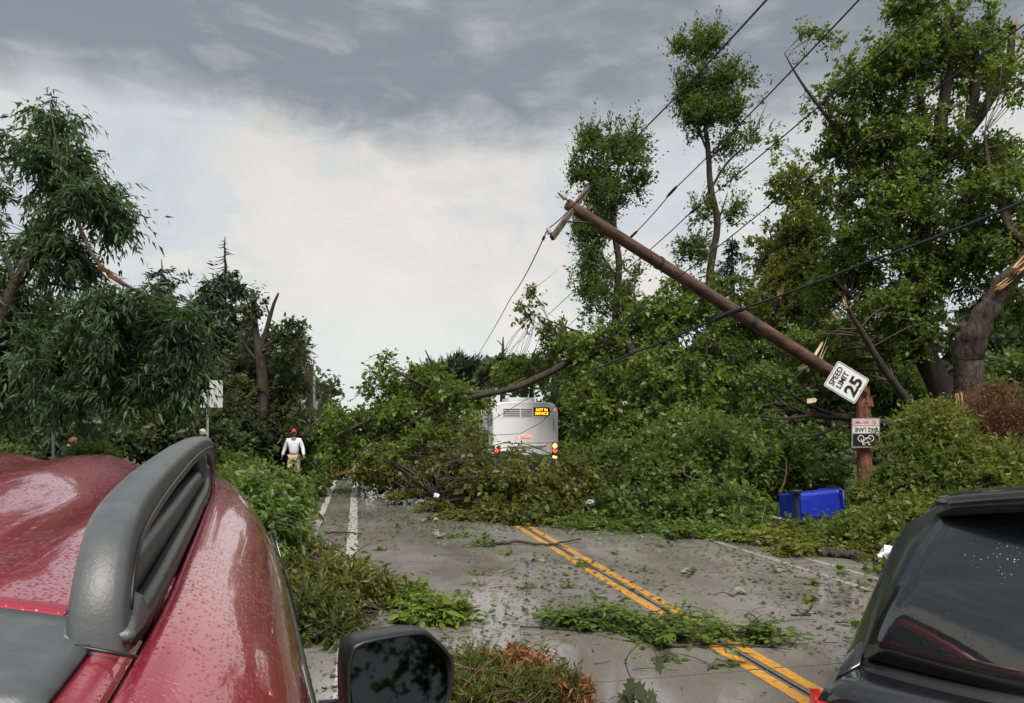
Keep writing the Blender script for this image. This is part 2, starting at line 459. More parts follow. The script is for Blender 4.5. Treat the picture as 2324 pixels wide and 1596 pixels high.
def splinters(mb, p, axis, r, ln, n, rg):
    """Torn wood fibres round a broken end."""
    axis = Vector(axis).normalized(); a = axis.orthogonal().normalized(); b = axis.cross(a)
    for k in range(n):
        an = 2 * math.pi * (k + rg.random() * .6) / n; rr = r * (.45 + .5 * rg.random())
        q = Vector(p) + (a * math.cos(an) + b * math.sin(an)) * rr
        w = r * (.22 + .25 * rg.random()); l_ = ln * (.35 + .8 * rg.random())
        dr = (axis + (a * math.cos(an) + b * math.sin(an)) * .18 * (rg.random() - .3)).normalized()
        sd = dr.cross(a if abs(dr.dot(a)) < .8 else b).normalized(); up = sd.cross(dr)
        v = [q - dr * ln * .3 + sd * w - up * w * .4, q - dr * ln * .3 - sd * w - up * w * .4, q - dr * ln * .3 + up * w * .6, q + dr * l_]
        mb.add(v, [(0, 1, 3), (1, 2, 3), (2, 0, 3), (0, 2, 1)])

def make_tree(name, label, cat, seed, blobs, limbs, n, leafmat, barkmat='bark', group=None, leaf=.12, aspect=.62, droop=.35, n_tw=5, n_lf=8,
              tw_len=.45, tpl=KITE, gap=.0, gapscale=.9, shell=.45, tint0=0.0, zmin=.08, tw_r=.012, breaks=(), bias=None, spread=1.0, sub_every=7,
              twig_tubes=False, limb_px=True, base=None, twigmat='twig', outward=.8, tight=0.0, crown_name='crown', splitmat='split', flat=1.0, sticks=0, stick_len=.8, stick_r=.016):
    rg = np.random.default_rng(seed); pr = random.Random(seed)
    L2 = []
    for pts, rad in limbs:
        w = [P(*q) for q in pts] if limb_px else [Vector(q) for q in pts]
        L2.append(smooth_path(w, rad, 4, min(rad) * .25, seed))
    root_loc = Vector(base) if base is not None else (Vector((L2[0][0][0].x, L2[0][0][0].y, max(0, L2[0][0][0].z))) if L2 else None)
    pts = sample_blobs(blobs, n, rg, shell, gap, gapscale, zmin) if blobs else np.zeros((0, 3))
    if root_loc is None:
        root_loc = Vector((pts[:, 0].mean(), pts[:, 1].mean(), 0))
    root = tag(empty(name, root_loc), label, cat, group)
    if L2:
        mb = MB()
        for w, r in L2: mb.tube(w, r, 14 if r[0] > .15 else (10 if r[0] > .06 else 6), jag=.07, seed=seed)
        mb.build('trunk', M[barkmat], root, True)
    if len(breaks):
        for (bp, ax, r, ln, k) in breaks:
            mb = MB(); splinters(mb, P(*bp) if limb_px else bp, ax, r, ln, k, pr)
            mb.build('split_wood', M[splitmat], root, True)
    if len(pts):
        lv, tw = Leaves(), Twigs()
        cen = pts.mean(0)
        nodes = pts[::sub_every]
        if L2:
            lp, lr = limb_points(L2)
            D = ((nodes[:, None, :] - lp[None]) ** 2).sum(-1) + np.maximum(0, lp[None, :, 2] - nodes[:, None, 2]) * 1.5
            j = D.argmin(1); tw.put(lp[j], nodes, np.minimum(lr[j] * .5, tw_r * 2.6 + .0), tw_r * 1.1, .06, rg, 5, .07)
            src = lp[j]
        else:
            src = np.repeat(np.array([[cen[0], cen[1], 0.1]]), len(nodes), 0)
        D = ((pts[:, None, :] - nodes[None]) ** 2).sum(-1); j = D.argmin(1)
        m = D[np.arange(len(pts)), j] > 1e-6
        if L2 or True:
            tw.put(nodes[j][m], pts[m], tw_r, tw_r * .45, .04, rg, 3, .08)
        d = unit(pts - nodes[j] + 1e-4) * .7 + unit(pts - src[j]) * .8 * outward + np.array((0, 0, .15))
        d = unit(d)
        sprays(lv, pts, d, rg, n_tw, n_lf, tw_len, leaf, aspect, droop, spread, tpl, tint0, tw if twig_tubes else None, bias=bias, tight=tight, flat=flat)
        if sticks:
            k = rg.choice(len(pts), sticks); dd = unit(rg.normal(size=(sticks, 3)) * (1, 1, .55) + np.array((0, 0, .12))); L_ = stick_len * rg.uniform(.35, 1.3, sticks)[:, None]
            a0 = pts[k] - FWD * .15; tw.put(a0 - dd * L_ * .4, a0 + dd * L_ * .6, stick_r * rg.uniform(.25, 1.0, sticks) ** 1.5, .003, .03, rg, 6, .07)
        lv.build(crown_name, M[leafmat], root, 'stuff')
        tw.build('branches', M[twigmat], root, 'stuff')
    return root
# ------------------------------------------------------------------ ground and road
def road_mat():
    m, n, l, b = newmat('wet_concrete')
    v = worldvec(n)
    big = tnoise(n, l, v, .35, 5, .6); mid = tnoise(n, l, v, 1.6, 6, .62); fine = tnoise(n, l, v, 70, 3, .6)
    streak = tnoise(n, l, v, 5.0, 5, .6, (1.0, .12, 1.0))
    c = mixc(n, l, ramp(n, l, big, [(.35, 0.0), (.68, 1.0)]), (.222, .208, .193), (.325, .308, .288))
    c = mixc(n, l, ramp(n, l, mid, [(.42, 0.0), (.75, .55)]), c, (.165, .145, .125))
    c = mixc(n, l, ramp(n, l, streak, [(.5, 0.0), (.8, .45)]), c, (.15, .132, .115))
    c = mixc(n, l, ramp(n, l, fine, [(.36, .6), (.58, 0.0)]), c, (.13, .115, .10))
    # embedded specks of bark and chewed leaf
    vo = n.new('ShaderNodeTexVoronoi'); vo.inputs['Scale'].default_value = 24; l.new(v, vo.inputs[0])
    sp = ramp(n, l, vo.outputs['Distance'], [(.0, 1.0), (.13, 0.0)])
    spm = n.new('ShaderNodeMath'); spm.operation = 'MULTIPLY'; l.new(sp, spm.inputs[0])
    l.new(ramp(n, l, tnoise(n, l, v, 1.1, 3), [(.45, 0.0), (.6, .75)]), spm.inputs[1])
    c = mixc(n, l, spm.outputs[0], c, (.055, .048, .028))
    wet = ramp(n, l, tnoise(n, l, v, .55, 7, .62, (1, .5, 1), .3), [(.43, 1.0), (.58, 0.0)])
    c = mixc(n, l, wet, c, mixc(n, l, 1.0, c, (.74, .72, .70), 'MULTIPLY'))
    vc = n.new('ShaderNodeTexVoronoi'); vc.feature = 'DISTANCE_TO_EDGE'; vc.inputs['Scale'].default_value = .42
    dv = n.new('ShaderNodeVectorMath'); dv.operation = 'ADD'; l.new(v, dv.inputs[0])
    nz = n.new('ShaderNodeTexNoise'); nz.inputs['Scale'].default_value = 1.5; nz.inputs['Detail'].default_value = 5; l.new(v, nz.inputs[0]); l.new(nz.outputs['Color'], dv.inputs[1]); l.new(dv.outputs[0], vc.inputs[0])
    c = mixc(n, l, ramp(n, l, vc.outputs['Distance'], [(.0, .55), (.008, 0.0)]), c, (.05, .045, .04))
    l.new(c, b.inputs['Base Color'])
    rr = mixc(n, l, wet, ramp(n, l, tnoise(n, l, v, 2.4, 6, .65), [(.36, .11), (.62, .22)]), (.04, .04, .04))
    l.new(rr, b.inputs['Roughness'])
    b.inputs['Specular IOR Level'].default_value = .65
    h = bumpn(n, l, fine, .12, .0012)
    l.new(bumpn(n, l, tnoise(n, l, v, 7, 4), .08, .004, h), b.inputs['Normal'])
    return m
def soil_mat():
    m, n, l, b = newmat('lawn_soil')
    v = worldvec(n)
    t = tnoise(n, l, v, 3, 6, .65); t2 = tnoise(n, l, v, 25, 4)
    c = mixc(n, l, ramp(n, l, t, [(.3, 0.0), (.7, 1.0)]), (.040, .034, .020), (.055, .085, .025))
    c = mixc(n, l, t2, c, (.035, .055, .018))
    l.new(c, b.inputs['Base Color']); b.inputs['Roughness'].default_value = .9
    l.new(bumpn(n, l, t2, .8, .05), b.inputs['Normal'])
    return m
def paint_mat(name, col, wear):
    m, n, l, b = newmat(name)
    v = worldvec(n)
    t = tnoise(n, l, v, 16, 6, .7); t2 = tnoise(n, l, v, 2.2, 4)
    c = mixc(n, l, ramp(n, l, t, [(.34, .8 * wear), (.56, 0.0)]), col, (.13, .115, .10))
    c = mixc(n, l, ramp(n, l, t2, [(.45, 0.0), (.8, wear)]), c, tuple(k * .55 + .04 for k in col))
    l.new(c, b.inputs['Base Color']); b.inputs['Roughness'].default_value = .38
    l.new(bumpn(n, l, t, .3, .002), b.inputs['Normal'])
    return m
M['road'] = road_mat(); M['soil'] = soil_mat()
M['yellow'] = paint_mat('yellow_paint', (.62, .29, .035), .85)
M['whiteline'] = paint_mat('white_paint', (.48, .46, .43), 1.0)
M['wornline'] = paint_mat('worn_white_paint', (.34, .32, .295), 1.0)
M['kerb'] = simple_mat('kerb_concrete', (.24, .22, .20), .7, var=.25, scale=3, bump=.004)
M['tar'] = simple_mat('joint_sealant', (.03, .03, .03), .45, var=.3)

KL, KR, CLX = -2.35, 7.75, 2.995
# ground: one sheet reaching the horizon, slightly uneven
bm = bmesh.new(); bmesh.ops.create_grid(bm, x_segments=60, y_segments=60, size=900)
me = bpy.data.meshes.new('ground'); bm.to_mesh(me); bm.free()
o = mesh_obj('ground', me, M['soil']); o.location = (0, 500, -.03); tag(o, 'lawn and soil stretching away on both sides of the road', kind='structure')
# road: a bed with concrete slabs laid on it
bed = MB().box(((KL + KR) / 2, 40, -.06), (KR - KL - .02, 130, .05)).build('road', M['tar'])
tag(bed, 'wet grey concrete road strewn with leaves and twigs', kind='structure')
ys = [-10.0 + 4.95 * k for k in range(19)]
slab_cache = {}
for (x0, x1) in ((KL, CLX - .008), (CLX + .008, KR)):
    for k in range(len(ys) - 1):
        key = round(x1 - x0, 3)
        if key not in slab_cache:
            slab_cache[key] = MB().box((0, 0, -.04), (x1 - x0 - .012, 4.95 - .014, .08)).mesh('slab'); slab_cache[key].materials.append(M['road'])
        s = bpy.data.objects.new('slab', slab_cache[key]); C.objects.link(s); s.parent = bed
        s.location = ((x0 + x1) / 2, (ys[k] + ys[k + 1]) / 2, 0)
# painted lines
def strip(x0, x1, y0, y1, mat, nm):
    o = MB().add([(x0, y0, .004), (x1, y0, .004), (x1, y1, .004), (x0, y1, .004)], [(0, 1, 2, 3)]).build(nm, mat, bed)
    return o
for k in range(15):
    a, b_ = ys[k] + .008, ys[k + 1] - .008
    strip(2.84, 2.945, a, b_, M['yellow'], 'yellow_line'); strip(3.045, 3.15, a, b_, M['yellow'], 'yellow_line')
    strip(-.155, .01, a, b_, M['whiteline'], 'white_line'); strip(-.80, -.67, a, b_, M['whiteline'], 'white_line')
    strip(5.55, 5.66, a, b_, M['wornline'], 'white_line'); strip(6.06, 6.17, a, b_, M['wornline'], 'white_line')
# kerbs
for x, s in ((KL, -1), (KR, 1)):
    kb = None
    for k in range(12):
        y = -8 + k * 6.0
        kk = MB().box((x + s * .085, y + 3, .035), (.15, 5.985, .17)).build('kerb', M['kerb'], kb, bevel=.02)
        if kb is None: kb = kk; tag(kb, 'concrete kerb along the ' + ('lane beside the red car' if s < 0 else 'verge with the broken pole'), kind='structure')
        else: kk.name = 'kerb_stone'
# verge turf: short uncut grass
def turf(name, label, boxes, n, seed):
    rg = np.random.default_rng(seed); lv = Leaves()
    for (x0, x1, y0, y1, w) in boxes:
        k = int(n * w); b = np.stack([rg.uniform(x0, x1, k), rg.uniform(y0, y1, k), np.full(k, -.03)], 1)
        ax = rg.normal(size=(k, 3)) * .45; ax[:, 2] = 1
        lv.put(b, ax, rg.normal(size=(k, 3)), rg.uniform(.10, .26, k), rg.uniform(.012, .025, k), rg.random(k), LANCE)
    o = lv.build(name, M['grassy'], None); tag(o, label, 'grass', kind='stuff')
turf('grass', 'rough green verge grass beyond the kerbs', [(-9, KL - .17, 0, 36, .65), (KR + .17, 13, 2, 24, .35)], 95000, 5)
# ------------------------------------------------------------------ trees
# broken drooping tree on the left verge
make_tree('broken_willow_tree', 'tall drooping dark green tree with snapped leaning trunk beside the red car', 'tree', 11,
    [(105, 280, 13, 55, 55, .7, .7), (140, 360, 13, 75, 70, .8, .7), (60, 350, 13.2, 70, 60, .8, .6), (20, 450, 13.2, 80, 70, .9, .6), (205, 455, 12.8, 68, 55, .7), (110, 470, 13, 90, 80, .9),
     (165, 570, 13, 80, 75, .8, .7), (60, 545, 13, 60, 60, .7, .6), (55, 250, 13, 40, 35, .4, .5), (245, 480, 12.8, 30, 40, .35),
     (300, 715, 12.5, 125, 65, .9), (375, 780, 12.5, 78, 85, .8), (270, 810, 12.6, 100, 95, .9), (120, 815, 12.8, 105, 90, .9), (60, 740, 13, 90, 80, .9),
     (405, 845, 12.4, 40, 70, .5), (300, 890, 12.4, 42, 45, .5), (160, 890, 12.6, 60, 40, .5), (415, 750, 12.4, 40, 55, .5), (-20, 640, 13, 60, 80, .8), (0, 850, 13.4, 60, 90, .8)],
    [([(-45, 1195, 13), (-30, 900, 13), (5, 745, 12.6), (38, 640, 12.5), (95, 535, 12.5), (150, 425, 12.5)], [.15, .13, .10, .095, .075, .05]),
     ([(38, 640, 12.5), (5, 570, 12.6), (-40, 490, 12.7)], [.06, .05, .03]),
     ([(148, 428, 12.5), (185, 525, 12.4), (225, 600, 12.2), (300, 655, 11.9), (400, 690, 11.8)], [.035, .038, .035, .025, .012]),
     ([(90, 640, 13), (180, 655, 12.9), (280, 680, 12.7)], [.03, .025, .015]),
     ([(345, 690, 12.3), (400, 770, 12.2), (425, 850, 12.2)], [.02, .016, .01])],
    1000, 'willow', 'bark', leaf=.15, aspect=.25, droop=.95, n_tw=5, n_lf=10, tw_len=.55, tpl=LANCE, gap=.42, gapscale=1.1, shell=.2, tw_r=.010,
    breaks=[((149, 430, 12.45), (.3, 0, 1), .045, .16, 6), ((240, 615, 12.05), (1, 0, -.6), .035, .45, 9), ((265, 637, 11.95), (1, 0, -.6), .03, .5, 9)], outward=.3)
# dark shrubs and trees of the left background
make_tree('dark_shrub', 'dark overgrown shrub behind the person in a dark shirt', 'shrub', 21,
    [(40, 900, 21, 110, 130, 1.6), (90, 1010, 20, 60, 40, 1.0), (-40, 780, 22, 90, 120, 1.6), (90, 800, 22, 90, 110, 1.5)], [], 420, 'darkbush', leaf=.17, n_tw=5, n_lf=8, tw_len=.5, gap=.18, zmin=.1)
make_tree('dark_shrub', 'dark shrub crowding the tan house behind the red car roof', 'shrub', 22,
    [(340, 985, 21, 90, 50, 1.3), (430, 985, 21, 85, 55, 1.2), (300, 840, 26, 110, 80, 1.4)], [], 480, 'darkbush', leaf=.17, gap=.16, zmin=.1)
make_tree('light_shrub', 'small yellow green shrub just over the red car roof', 'shrub', 23,
    [(212, 1030, 15, 34, 20, .4), (25, 1040, 15, 28, 12, .4)], [], 90, 'bright', leaf=.10, n_lf=7, tw_len=.3, zmin=.4, twig_tubes=True)
def spruce(name, label, seed, top, bot, d, half, n, mat='spruce', start=.05, bare=0.0, lean=0.0, dens=1.0):
    """A conifer from drooping boughs set round the stem; the top fraction bare carries only dead sticks."""
    rg = np.random.default_rng(seed); pr = random.Random(seed)
    k = d / FPX; tp, bp = P(*top, d), P(*bot, d)
    root = tag(empty(name, (bp.x, bp.y, 0)), label, 'tree', 'conifers behind the red car' if top[0] < 800 else None)
    w, r = smooth_path([Vector((bp.x, bp.y, 0)), bp.lerp(tp, .3), bp.lerp(tp, .7), tp], [.20, .15, .08, .015], 5, .02, seed)
    MB().tube(w, r, 8, jag=.1, seed=seed).build('trunk', M['darkbark'], root, True)
    lv, tw = Leaves(), Twigs(); A, B = [], []
    hgt = (tp - bp).length
    for i in range(n):
        f = (i + rg.random()) / n           # 0 at the top
        if f < start: continue
        o = np.array(tp.lerp(bp, f)); a = rg.random() * 2 * math.pi
        ln = half * k * (.15 + .9 * f ** .8) * (.55 + .6 * rg.random())
        if f < bare: ln *= .75
        e = o + np.array((math.cos(a) * ln, math.sin(a) * ln, -.28 * ln + .12 * rg.normal() * ln))
        A.append(o); B.append(e)
        if f < bare:
            continue
        m = max(4, int(ln / .11 * dens)); t = rg.uniform(.2, 1.03, m)[:, None]
        q = o + (e - o) * t; q[:, 2] -= .12 * np.sin(t[:, 0] * 3.14) * ln
        dr = unit(np.repeat((e - o)[None], m, 0))
        for s in range(7):
            ax = dr * .6 + perp(dr, rg) * .6; ax[:, 2] -= .45
            lv.put(q + rg.normal(size=q.shape) * .06, ax, rg.normal(size=q.shape), rg.uniform(.14, .34, m), rg.uniform(.05, .09, m), np.clip(rg.normal(.4, .25, m), 0, 1), LANCE)
    tw.put(np.array(A), np.array(B), .028, .008, -.08, rg, 4, .05)
    if lv.V: lv.build('crown', M[mat], root)
    tw.build('branches', M['darkbark'], root)
    return root
spruce('spruce_tree', 'dark pointed spruce standing behind the drooping broken tree', 31, (366, 588), (366, 1000), 30, 105, 130)
spruce('spruce_tree', 'tall spruce with a bare stripped tip above the white sign back', 32, (511, 537), (504, 1000), 29, 95, 150, start=.02, bare=.17)
make_tree('spruce_tree', 'ragged brown green conifer crown wrapped round the bare tipped spruce', 'tree', 33,
    [(470, 700, 28, 40, 60, .9), (520, 680, 28, 32, 45, .8), (445, 640, 28, 38, 16, .5), (530, 760, 28, 45, 80, .9), (470, 800, 28, 60, 70, 1)],
    [([(500, 1040, 28.4), (502, 840, 28.4), (505, 640, 28.4)], [.17, .14, .06])], 150, 'spruce', 'darkbark', leaf=.26, aspect=.3, droop=.6, tpl=LANCE, gap=.42, n_lf=9, tw_len=.6, tint0=-.1)
make_tree('broken_tree', 'stripped tree with bare crooked limbs and few leaves beside the tall spruce', 'tree', 34,
    [(640, 755, 24, 35, 16, .4, .7), (670, 745, 24, 18, 14, .3), (660, 800, 24, 24, 16, .4), (575, 690, 24, 20, 40, .4, .6)],
    [([(598, 1040, 24), (594, 850, 24), (582, 760, 24), (572, 660, 24)], [.20, .17, .12, .05]),
     ([(594, 800, 24), (612, 720, 24), (632, 665, 24)], [.10, .07, .03]), ([(597, 790, 24), (640, 760, 24), (660, 728, 24), (674, 740, 24)], [.07, .05, .03, .015]),
     ([(598, 830, 24), (560, 790, 24), (545, 740, 24)], [.07, .05, .02]), ([(612, 715, 24), (600, 680, 24)], [.04, .015]), ([(640, 775, 24), (680, 790, 24), (690, 815, 24)], [.03, .02, .01])],
    42, 'darkbush', 'darkbark', leaf=.17, gap=0.0, tw_r=.012, n_tw=4, n_lf=6)
make_tree('evergreen_bush', 'massive dark evergreen bush behind the man in the white shirt', 'shrub', 35,
    [(600, 850, 26, 80, 85, 1.6), (640, 800, 26.5, 45, 50, 1.1), (560, 930, 25, 95, 80, 1.6), (655, 905, 25.5, 42, 85, 1.2), (630, 975, 24.6, 60, 45, 1.), (480, 960, 23.5, 70, 60, 1.2), (540, 990, 23.5, 70, 40, 1.), (520, 860, 26, 50, 60, 1.)],
    [([(610, 1050, 26), (608, 880, 26), (605, 780, 26)], [.16, .12, .05])], 820, 'darkbush', 'darkbark', leaf=.20, aspect=.36, tpl=LANCE, gap=.32, gapscale=.8, tw_len=.5, n_lf=9, tight=.4)
make_tree('leaning_sapling', 'light green leafy growth behind the man in the white shirt', 'shrub', 36,
    [(700, 1020, 27, 55, 45, 1.0), (755, 1000, 27, 50, 55, 1.0), (640, 1040, 26.5, 40, 30, .8), (750, 1060, 26, 70, 30, .8), (690, 1060, 26.5, 60, 25, .8), (745, 945, 28, 35, 30, .6, .6)],
    [], 330, 'grassy', leaf=.15, gap=.1, tint0=-.12, zmin=.1)
# dead snag with torn limbs
make_tree('dead_snag', 'dark splintered dead trunk standing alone against the sky', 'tree', 37, [],
    [([(704, 1075, 30), (704, 960, 30), (705, 890, 30), (706, 828, 30)], [.17, .15, .13, .10]), ([(704, 905, 30), (688, 885, 30), (678, 850, 30), (672, 838, 30)], [.09, .08, .06, .03]),
     ([(704, 895, 30), (697, 850, 30), (693, 832, 30)], [.09, .07, .05]), ([(706, 900, 30), (722, 893, 30), (735, 880, 30)], [.07, .05, .02]), ([(706, 905, 30), (720, 880, 30), (726, 868, 30)], [.05, .035, .012]), ([(715, 896, 30), (730, 898, 30), (738, 893, 30)], [.03, .02, .01]),
     ([(704, 930, 30), (688, 912, 30)], [.05, .02])], 0, 'darkbush', 'darkbark',
    breaks=[((706, 828, 30), (0, 0, 1), .10, .25, 6), ((694, 832, 30), (-.1, 0, 1), .06, .2, 5)], splitmat='darkbark')
# fallen tree lying across the road, limb pointing at the road's left edge
make_tree('fallen_tree', 'uprooted maple lying across the road with a long dark split limb above the bus', 'tree', 41,
    [(800, 950, 20, 65, 45, .9, .5), (885, 880, 20.5, 60, 75, 1.0, .55), (905, 960, 20, 90, 65, 1.2), (1000, 930, 21, 85, 65, 1.3), (1060, 905, 21.5, 55, 40, 1.0), (970, 1010, 19.5, 110, 55, 1.3),
     (850, 1025, 20, 90, 40, 1.0), (1062, 985, 20, 26, 60, .7), (780, 1010, 20, 50, 50, .9), (940, 860, 21, 40, 45, .8, .5), (1010, 870, 22, 50, 35, .9)],
    [([(1395, 762, 25), (1290, 822, 24), (1190, 872, 22.5), (1120, 892, 21.5), (1000, 915, 20.5), (860, 948, 19.5), (790, 975, 19)], [.125, .115, .105, .09, .065, .04, .02]),
     ([(1120, 892, 21.5), (1020, 890, 21), (950, 870, 20.6), (880, 830, 20.4)], [.09, .07, .05, .02]), ([(1010, 912, 20.6), (930, 960, 19.8), (850, 1000, 19.2)], [.06, .04, .02]), ([(1060, 905, 21), (990, 960, 20), (930, 1040, 19.3)], [.06, .04, .02]),
     ([(995, 900, 20.6), (980, 830, 20.4), (965, 795, 20.4)], [.05, .035, .012])],
    720, 'maple', 'darkbark', sticks=70, stick_len=1.4, twigmat='darkbark', leaf=.125, n_tw=4, gap=.46, gapscale=1.1, shell=.15, breaks=[((1165, 876, 22.3), (.8, 0, .4), .11, .5, 8), ((1150, 890, 22.1), (1, 0, -.1), .09, .45, 6)], base=GX(1150, 21.5))
make_tree('brush_mound', 'leafy mound of torn branches on the road in front of the bus', 'branches', 42,
    [(1010, 1082, 17.2, 105, 36, 1.1), (1140, 1085, 16, 105, 50, 1.3), (1065, 1045, 17.5, 40, 38, .8), (1060, 1000, 18.5, 25, 30, .7), (1210, 1105, 15.5, 110, 45, 1.3), (1310, 1100, 15.5, 110, 55, 1.4), (1200, 1155, 14.6, 130, 28, .9), (880, 1072, 19.2, 70, 22, .8), (1330, 1150, 14.8, 120, 32, 1.), (910, 1050, 19, 70, 30, .8)],
    [([(1000, 1140, 15.8), (992, 1090, 15.6), (1008, 1055, 15.7), (1050, 1045, 16)], [.035, .035, .03, .02])],
    1150, 'olive', 'bark', sticks=170, stick_len=1.2, stick_r=.024, twigmat='bark', leaf=.115, gap=.30, gapscale=1.1, tint0=0.0, zmin=.05, shell=.55, base=GX(1130, 16))
make_tree('fallen_tree', 'broad leafy fallen crown filling the roadside behind the bus', 'tree', 43,
    [(1350, 960, 21.5, 60, 115, 1.5), (1450, 900, 22, 105, 130, 1.8), (1550, 940, 21, 110, 140, 1.8), (1400, 800, 24, 95, 70, 1.5), (1300, 805, 25.5, 60, 45, 1.2), (1550, 790, 23, 95, 95, 1.6), (1650, 850, 22, 85, 120, 1.6),
     (1500, 720, 24, 80, 60, 1.3), (1650, 720, 23, 75, 80, 1.4), (1255, 770, 26, 35, 35, .7, .6), (1205, 705, 26, 36, 42, .6, .45), (1245, 830, 27.5, 60, 35, 1.), (1330, 880, 24, 60, 60, 1.2), (1560, 650, 24, 55, 40, .9, .5), (1190, 850, 28.5, 70, 40, 1.), (1480, 1000, 20, 130, 80, 1.5), (1330, 1040, 20, 50, 40, 1.)],
    [([(1500, 1080, 23), (1480, 900, 23), (1440, 800, 23.5), (1400, 740, 24.5)], [.25, .22, .15, .06]), ([(1480, 900, 23), (1560, 800, 22.5), (1640, 720, 22.5)], [.13, .08, .03]), ([(1440, 800, 23.5), (1330, 760, 25), (1215, 715, 26)], [.07, .04, .015])],
    1500, 'maple', 'darkbark', sticks=140, stick_len=1.8, stick_r=.035, twigmat='darkbark', leaf=.145, gap=.38, tint0=0.0, shell=.5)
make_tree('brush_mound', 'tangled green mound of storm branches between the bus and the blue bin', 'branches', 44,
    [(1480, 1080, 15.5, 110, 70, 1.4), (1620, 1050, 15.5, 110, 90, 1.4), (1600, 1150, 13.8, 130, 38, 1.), (1740, 1030, 17.2, 90, 85, 1.2), (1680, 1170, 13.2, 60, 32, .7), (1760, 900, 19, 75, 60, 1.2), (1460, 1150, 14.2, 100, 32, .9), (1840, 1050, 17.3, 60, 75, 1.0), (1545, 1000, 17, 80, 55, 1.1), (1700, 1208, 12.4, 60, 18, .6), (1900, 1216, 11.8, 60, 12, .5)],
    [], 1300, 'elm', 'bark', sticks=200, stick_len=1.3, stick_r=.026, twigmat='bark', leaf=.115, gap=.32, gapscale=1.1, shell=.55, zmin=.05)
make_tree('fallen_limb', 'dark forked bare limb lying in the green tangle next to the broken pole', 'branch', 45, [],
    [([(2030, 965, 16.0), (1930, 948, 15.8), (1850, 942, 15.6), (1790, 930, 15.4), (1735, 905, 15.2)], [.10, .09, .075, .05, .015]), ([(1850, 942, 15.6), (1780, 950, 15.2), (1725, 945, 15.0)], [.05, .03, .012]), ([(1815, 936, 15.5), (1760, 975, 15.0), (1735, 1010, 14.8)], [.04, .03, .012]),
     ([(1900, 945, 15.7), (1830, 915, 15.4), (1780, 880, 15.2)], [.05, .03, .01]), ([(1830, 940, 15.5), (1770, 915, 15.1), (1720, 925, 14.9)], [.03, .02, .01]), ([(1790, 930, 15.4), (1750, 890, 15.0), (1745, 865, 14.9)], [.025, .018, .008]), ([(1940, 948, 15.9), (1860, 985, 15.5), (1790, 990, 15.2)], [.05, .035, .012]), ([(1880, 945, 15.7), (1800, 900, 15.3), (1730, 875, 15.0), (1690, 880, 14.9)], [.04, .03, .02, .008]), ([(1800, 932, 15.4), (1745, 935, 15.0), (1700, 960, 14.8)], [.025, .018, .008])],
    0, 'maple', 'darkbark', base=GX(1900, 16.8))
# far trees over the bus
make_tree('far_willow_tree', 'distant feathery tree rising behind the fallen limb', 'tree', 46, [(1045, 845, 48, 50, 25, 1.6), (1000, 865, 48, 60, 30, 1.5), (1075, 870, 48, 40, 30, 1.4), (960, 890, 48, 60, 35, 1.6)],
    [([(1040, 1010, 48), (1040, 850, 48)], [.25, .1])], 260, 'spruce', 'darkbark', leaf=.55, aspect=.16, droop=-.5, tpl=LANCE, n_lf=7, tint0=.1, bias=(.4, 0, .5))
make_tree('broken_tree', 'distant shattered tree with orange split stubs beyond the bus', 'tree', 47, [(1130, 840, 42, 40, 40, 1.0, .5), (1180, 840, 42, 50, 25, .9)],
    [([(1140, 1000, 42), (1141, 850, 42), (1142, 765, 42)], [.2, .14, .03]), ([(1185, 1000, 42), (1188, 850, 42), (1190, 805, 42)], [.2, .18, .15]), ([(1200, 980, 42), (1208, 860, 42), (1212, 800, 42), (1225, 790, 42)], [.12, .1, .05, .02]), ([(1141, 800, 42), (1152, 790, 42)], [.04, .02]), ([(1141, 785, 42), (1128, 772, 42)], [.04, .02])],
    110, 'darkbush', 'darkbark', twigmat='darkbark', leaf=.28, gap=0, breaks=[((1190, 812, 42), (.1, 0, 1), .15, .35, 6), ((1209, 835, 41.8), (-.1, 0, 1), .11, .35, 5)])
# tall wind-combed trees
make_tree('tall_poplar_tree', 'tall narrow wind-combed tree just behind the top of the leaning pole', 'tree', 51,
    [(1395, 360, 31, 60, 62, 1.3), (1425, 325, 31, 42, 32, .9), (1340, 395, 31, 48, 55, 1.1), (1440, 400, 31, 30, 50, .8), (1370, 450, 31, 52, 45, 1.1), (1310, 425, 31, 22, 35, .6), (1335, 330, 31, 25, 25, .6),
     (1340, 560, 31, 36, 50, .9), (1345, 640, 31, 48, 65, 1.0), (1385, 700, 30.5, 62, 60, 1.2), (1320, 520, 31, 20, 40, .6), (1425, 640, 31, 25, 50, .6, .6), (1350, 500, 31, 40, 25, .7)],
    [([(1400, 1060, 31), (1400, 800, 31), (1398, 700, 31), (1405, 600, 31), (1393, 515, 31), (1398, 430, 31), (1410, 330, 31)], [.24, .20, .17, .15, .13, .09, .02]),
     ([(1393, 520, 31), (1375, 440, 31), (1350, 370, 31)], [.07, .05, .015]), ([(1396, 470, 31), (1430, 400, 31), (1445, 340, 31)], [.05, .04, .012]), ([(1402, 640, 31), (1360, 570, 31), (1335, 520, 31)], [.07, .05, .02])],
    760, 'poplar', 'darkbark', leaf=.14, aspect=.5, droop=-.1, gap=.46, gapscale=1.2, shell=.1, bias=(.7, 0, .9), tw_len=.8, n_tw=4, n_lf=10)
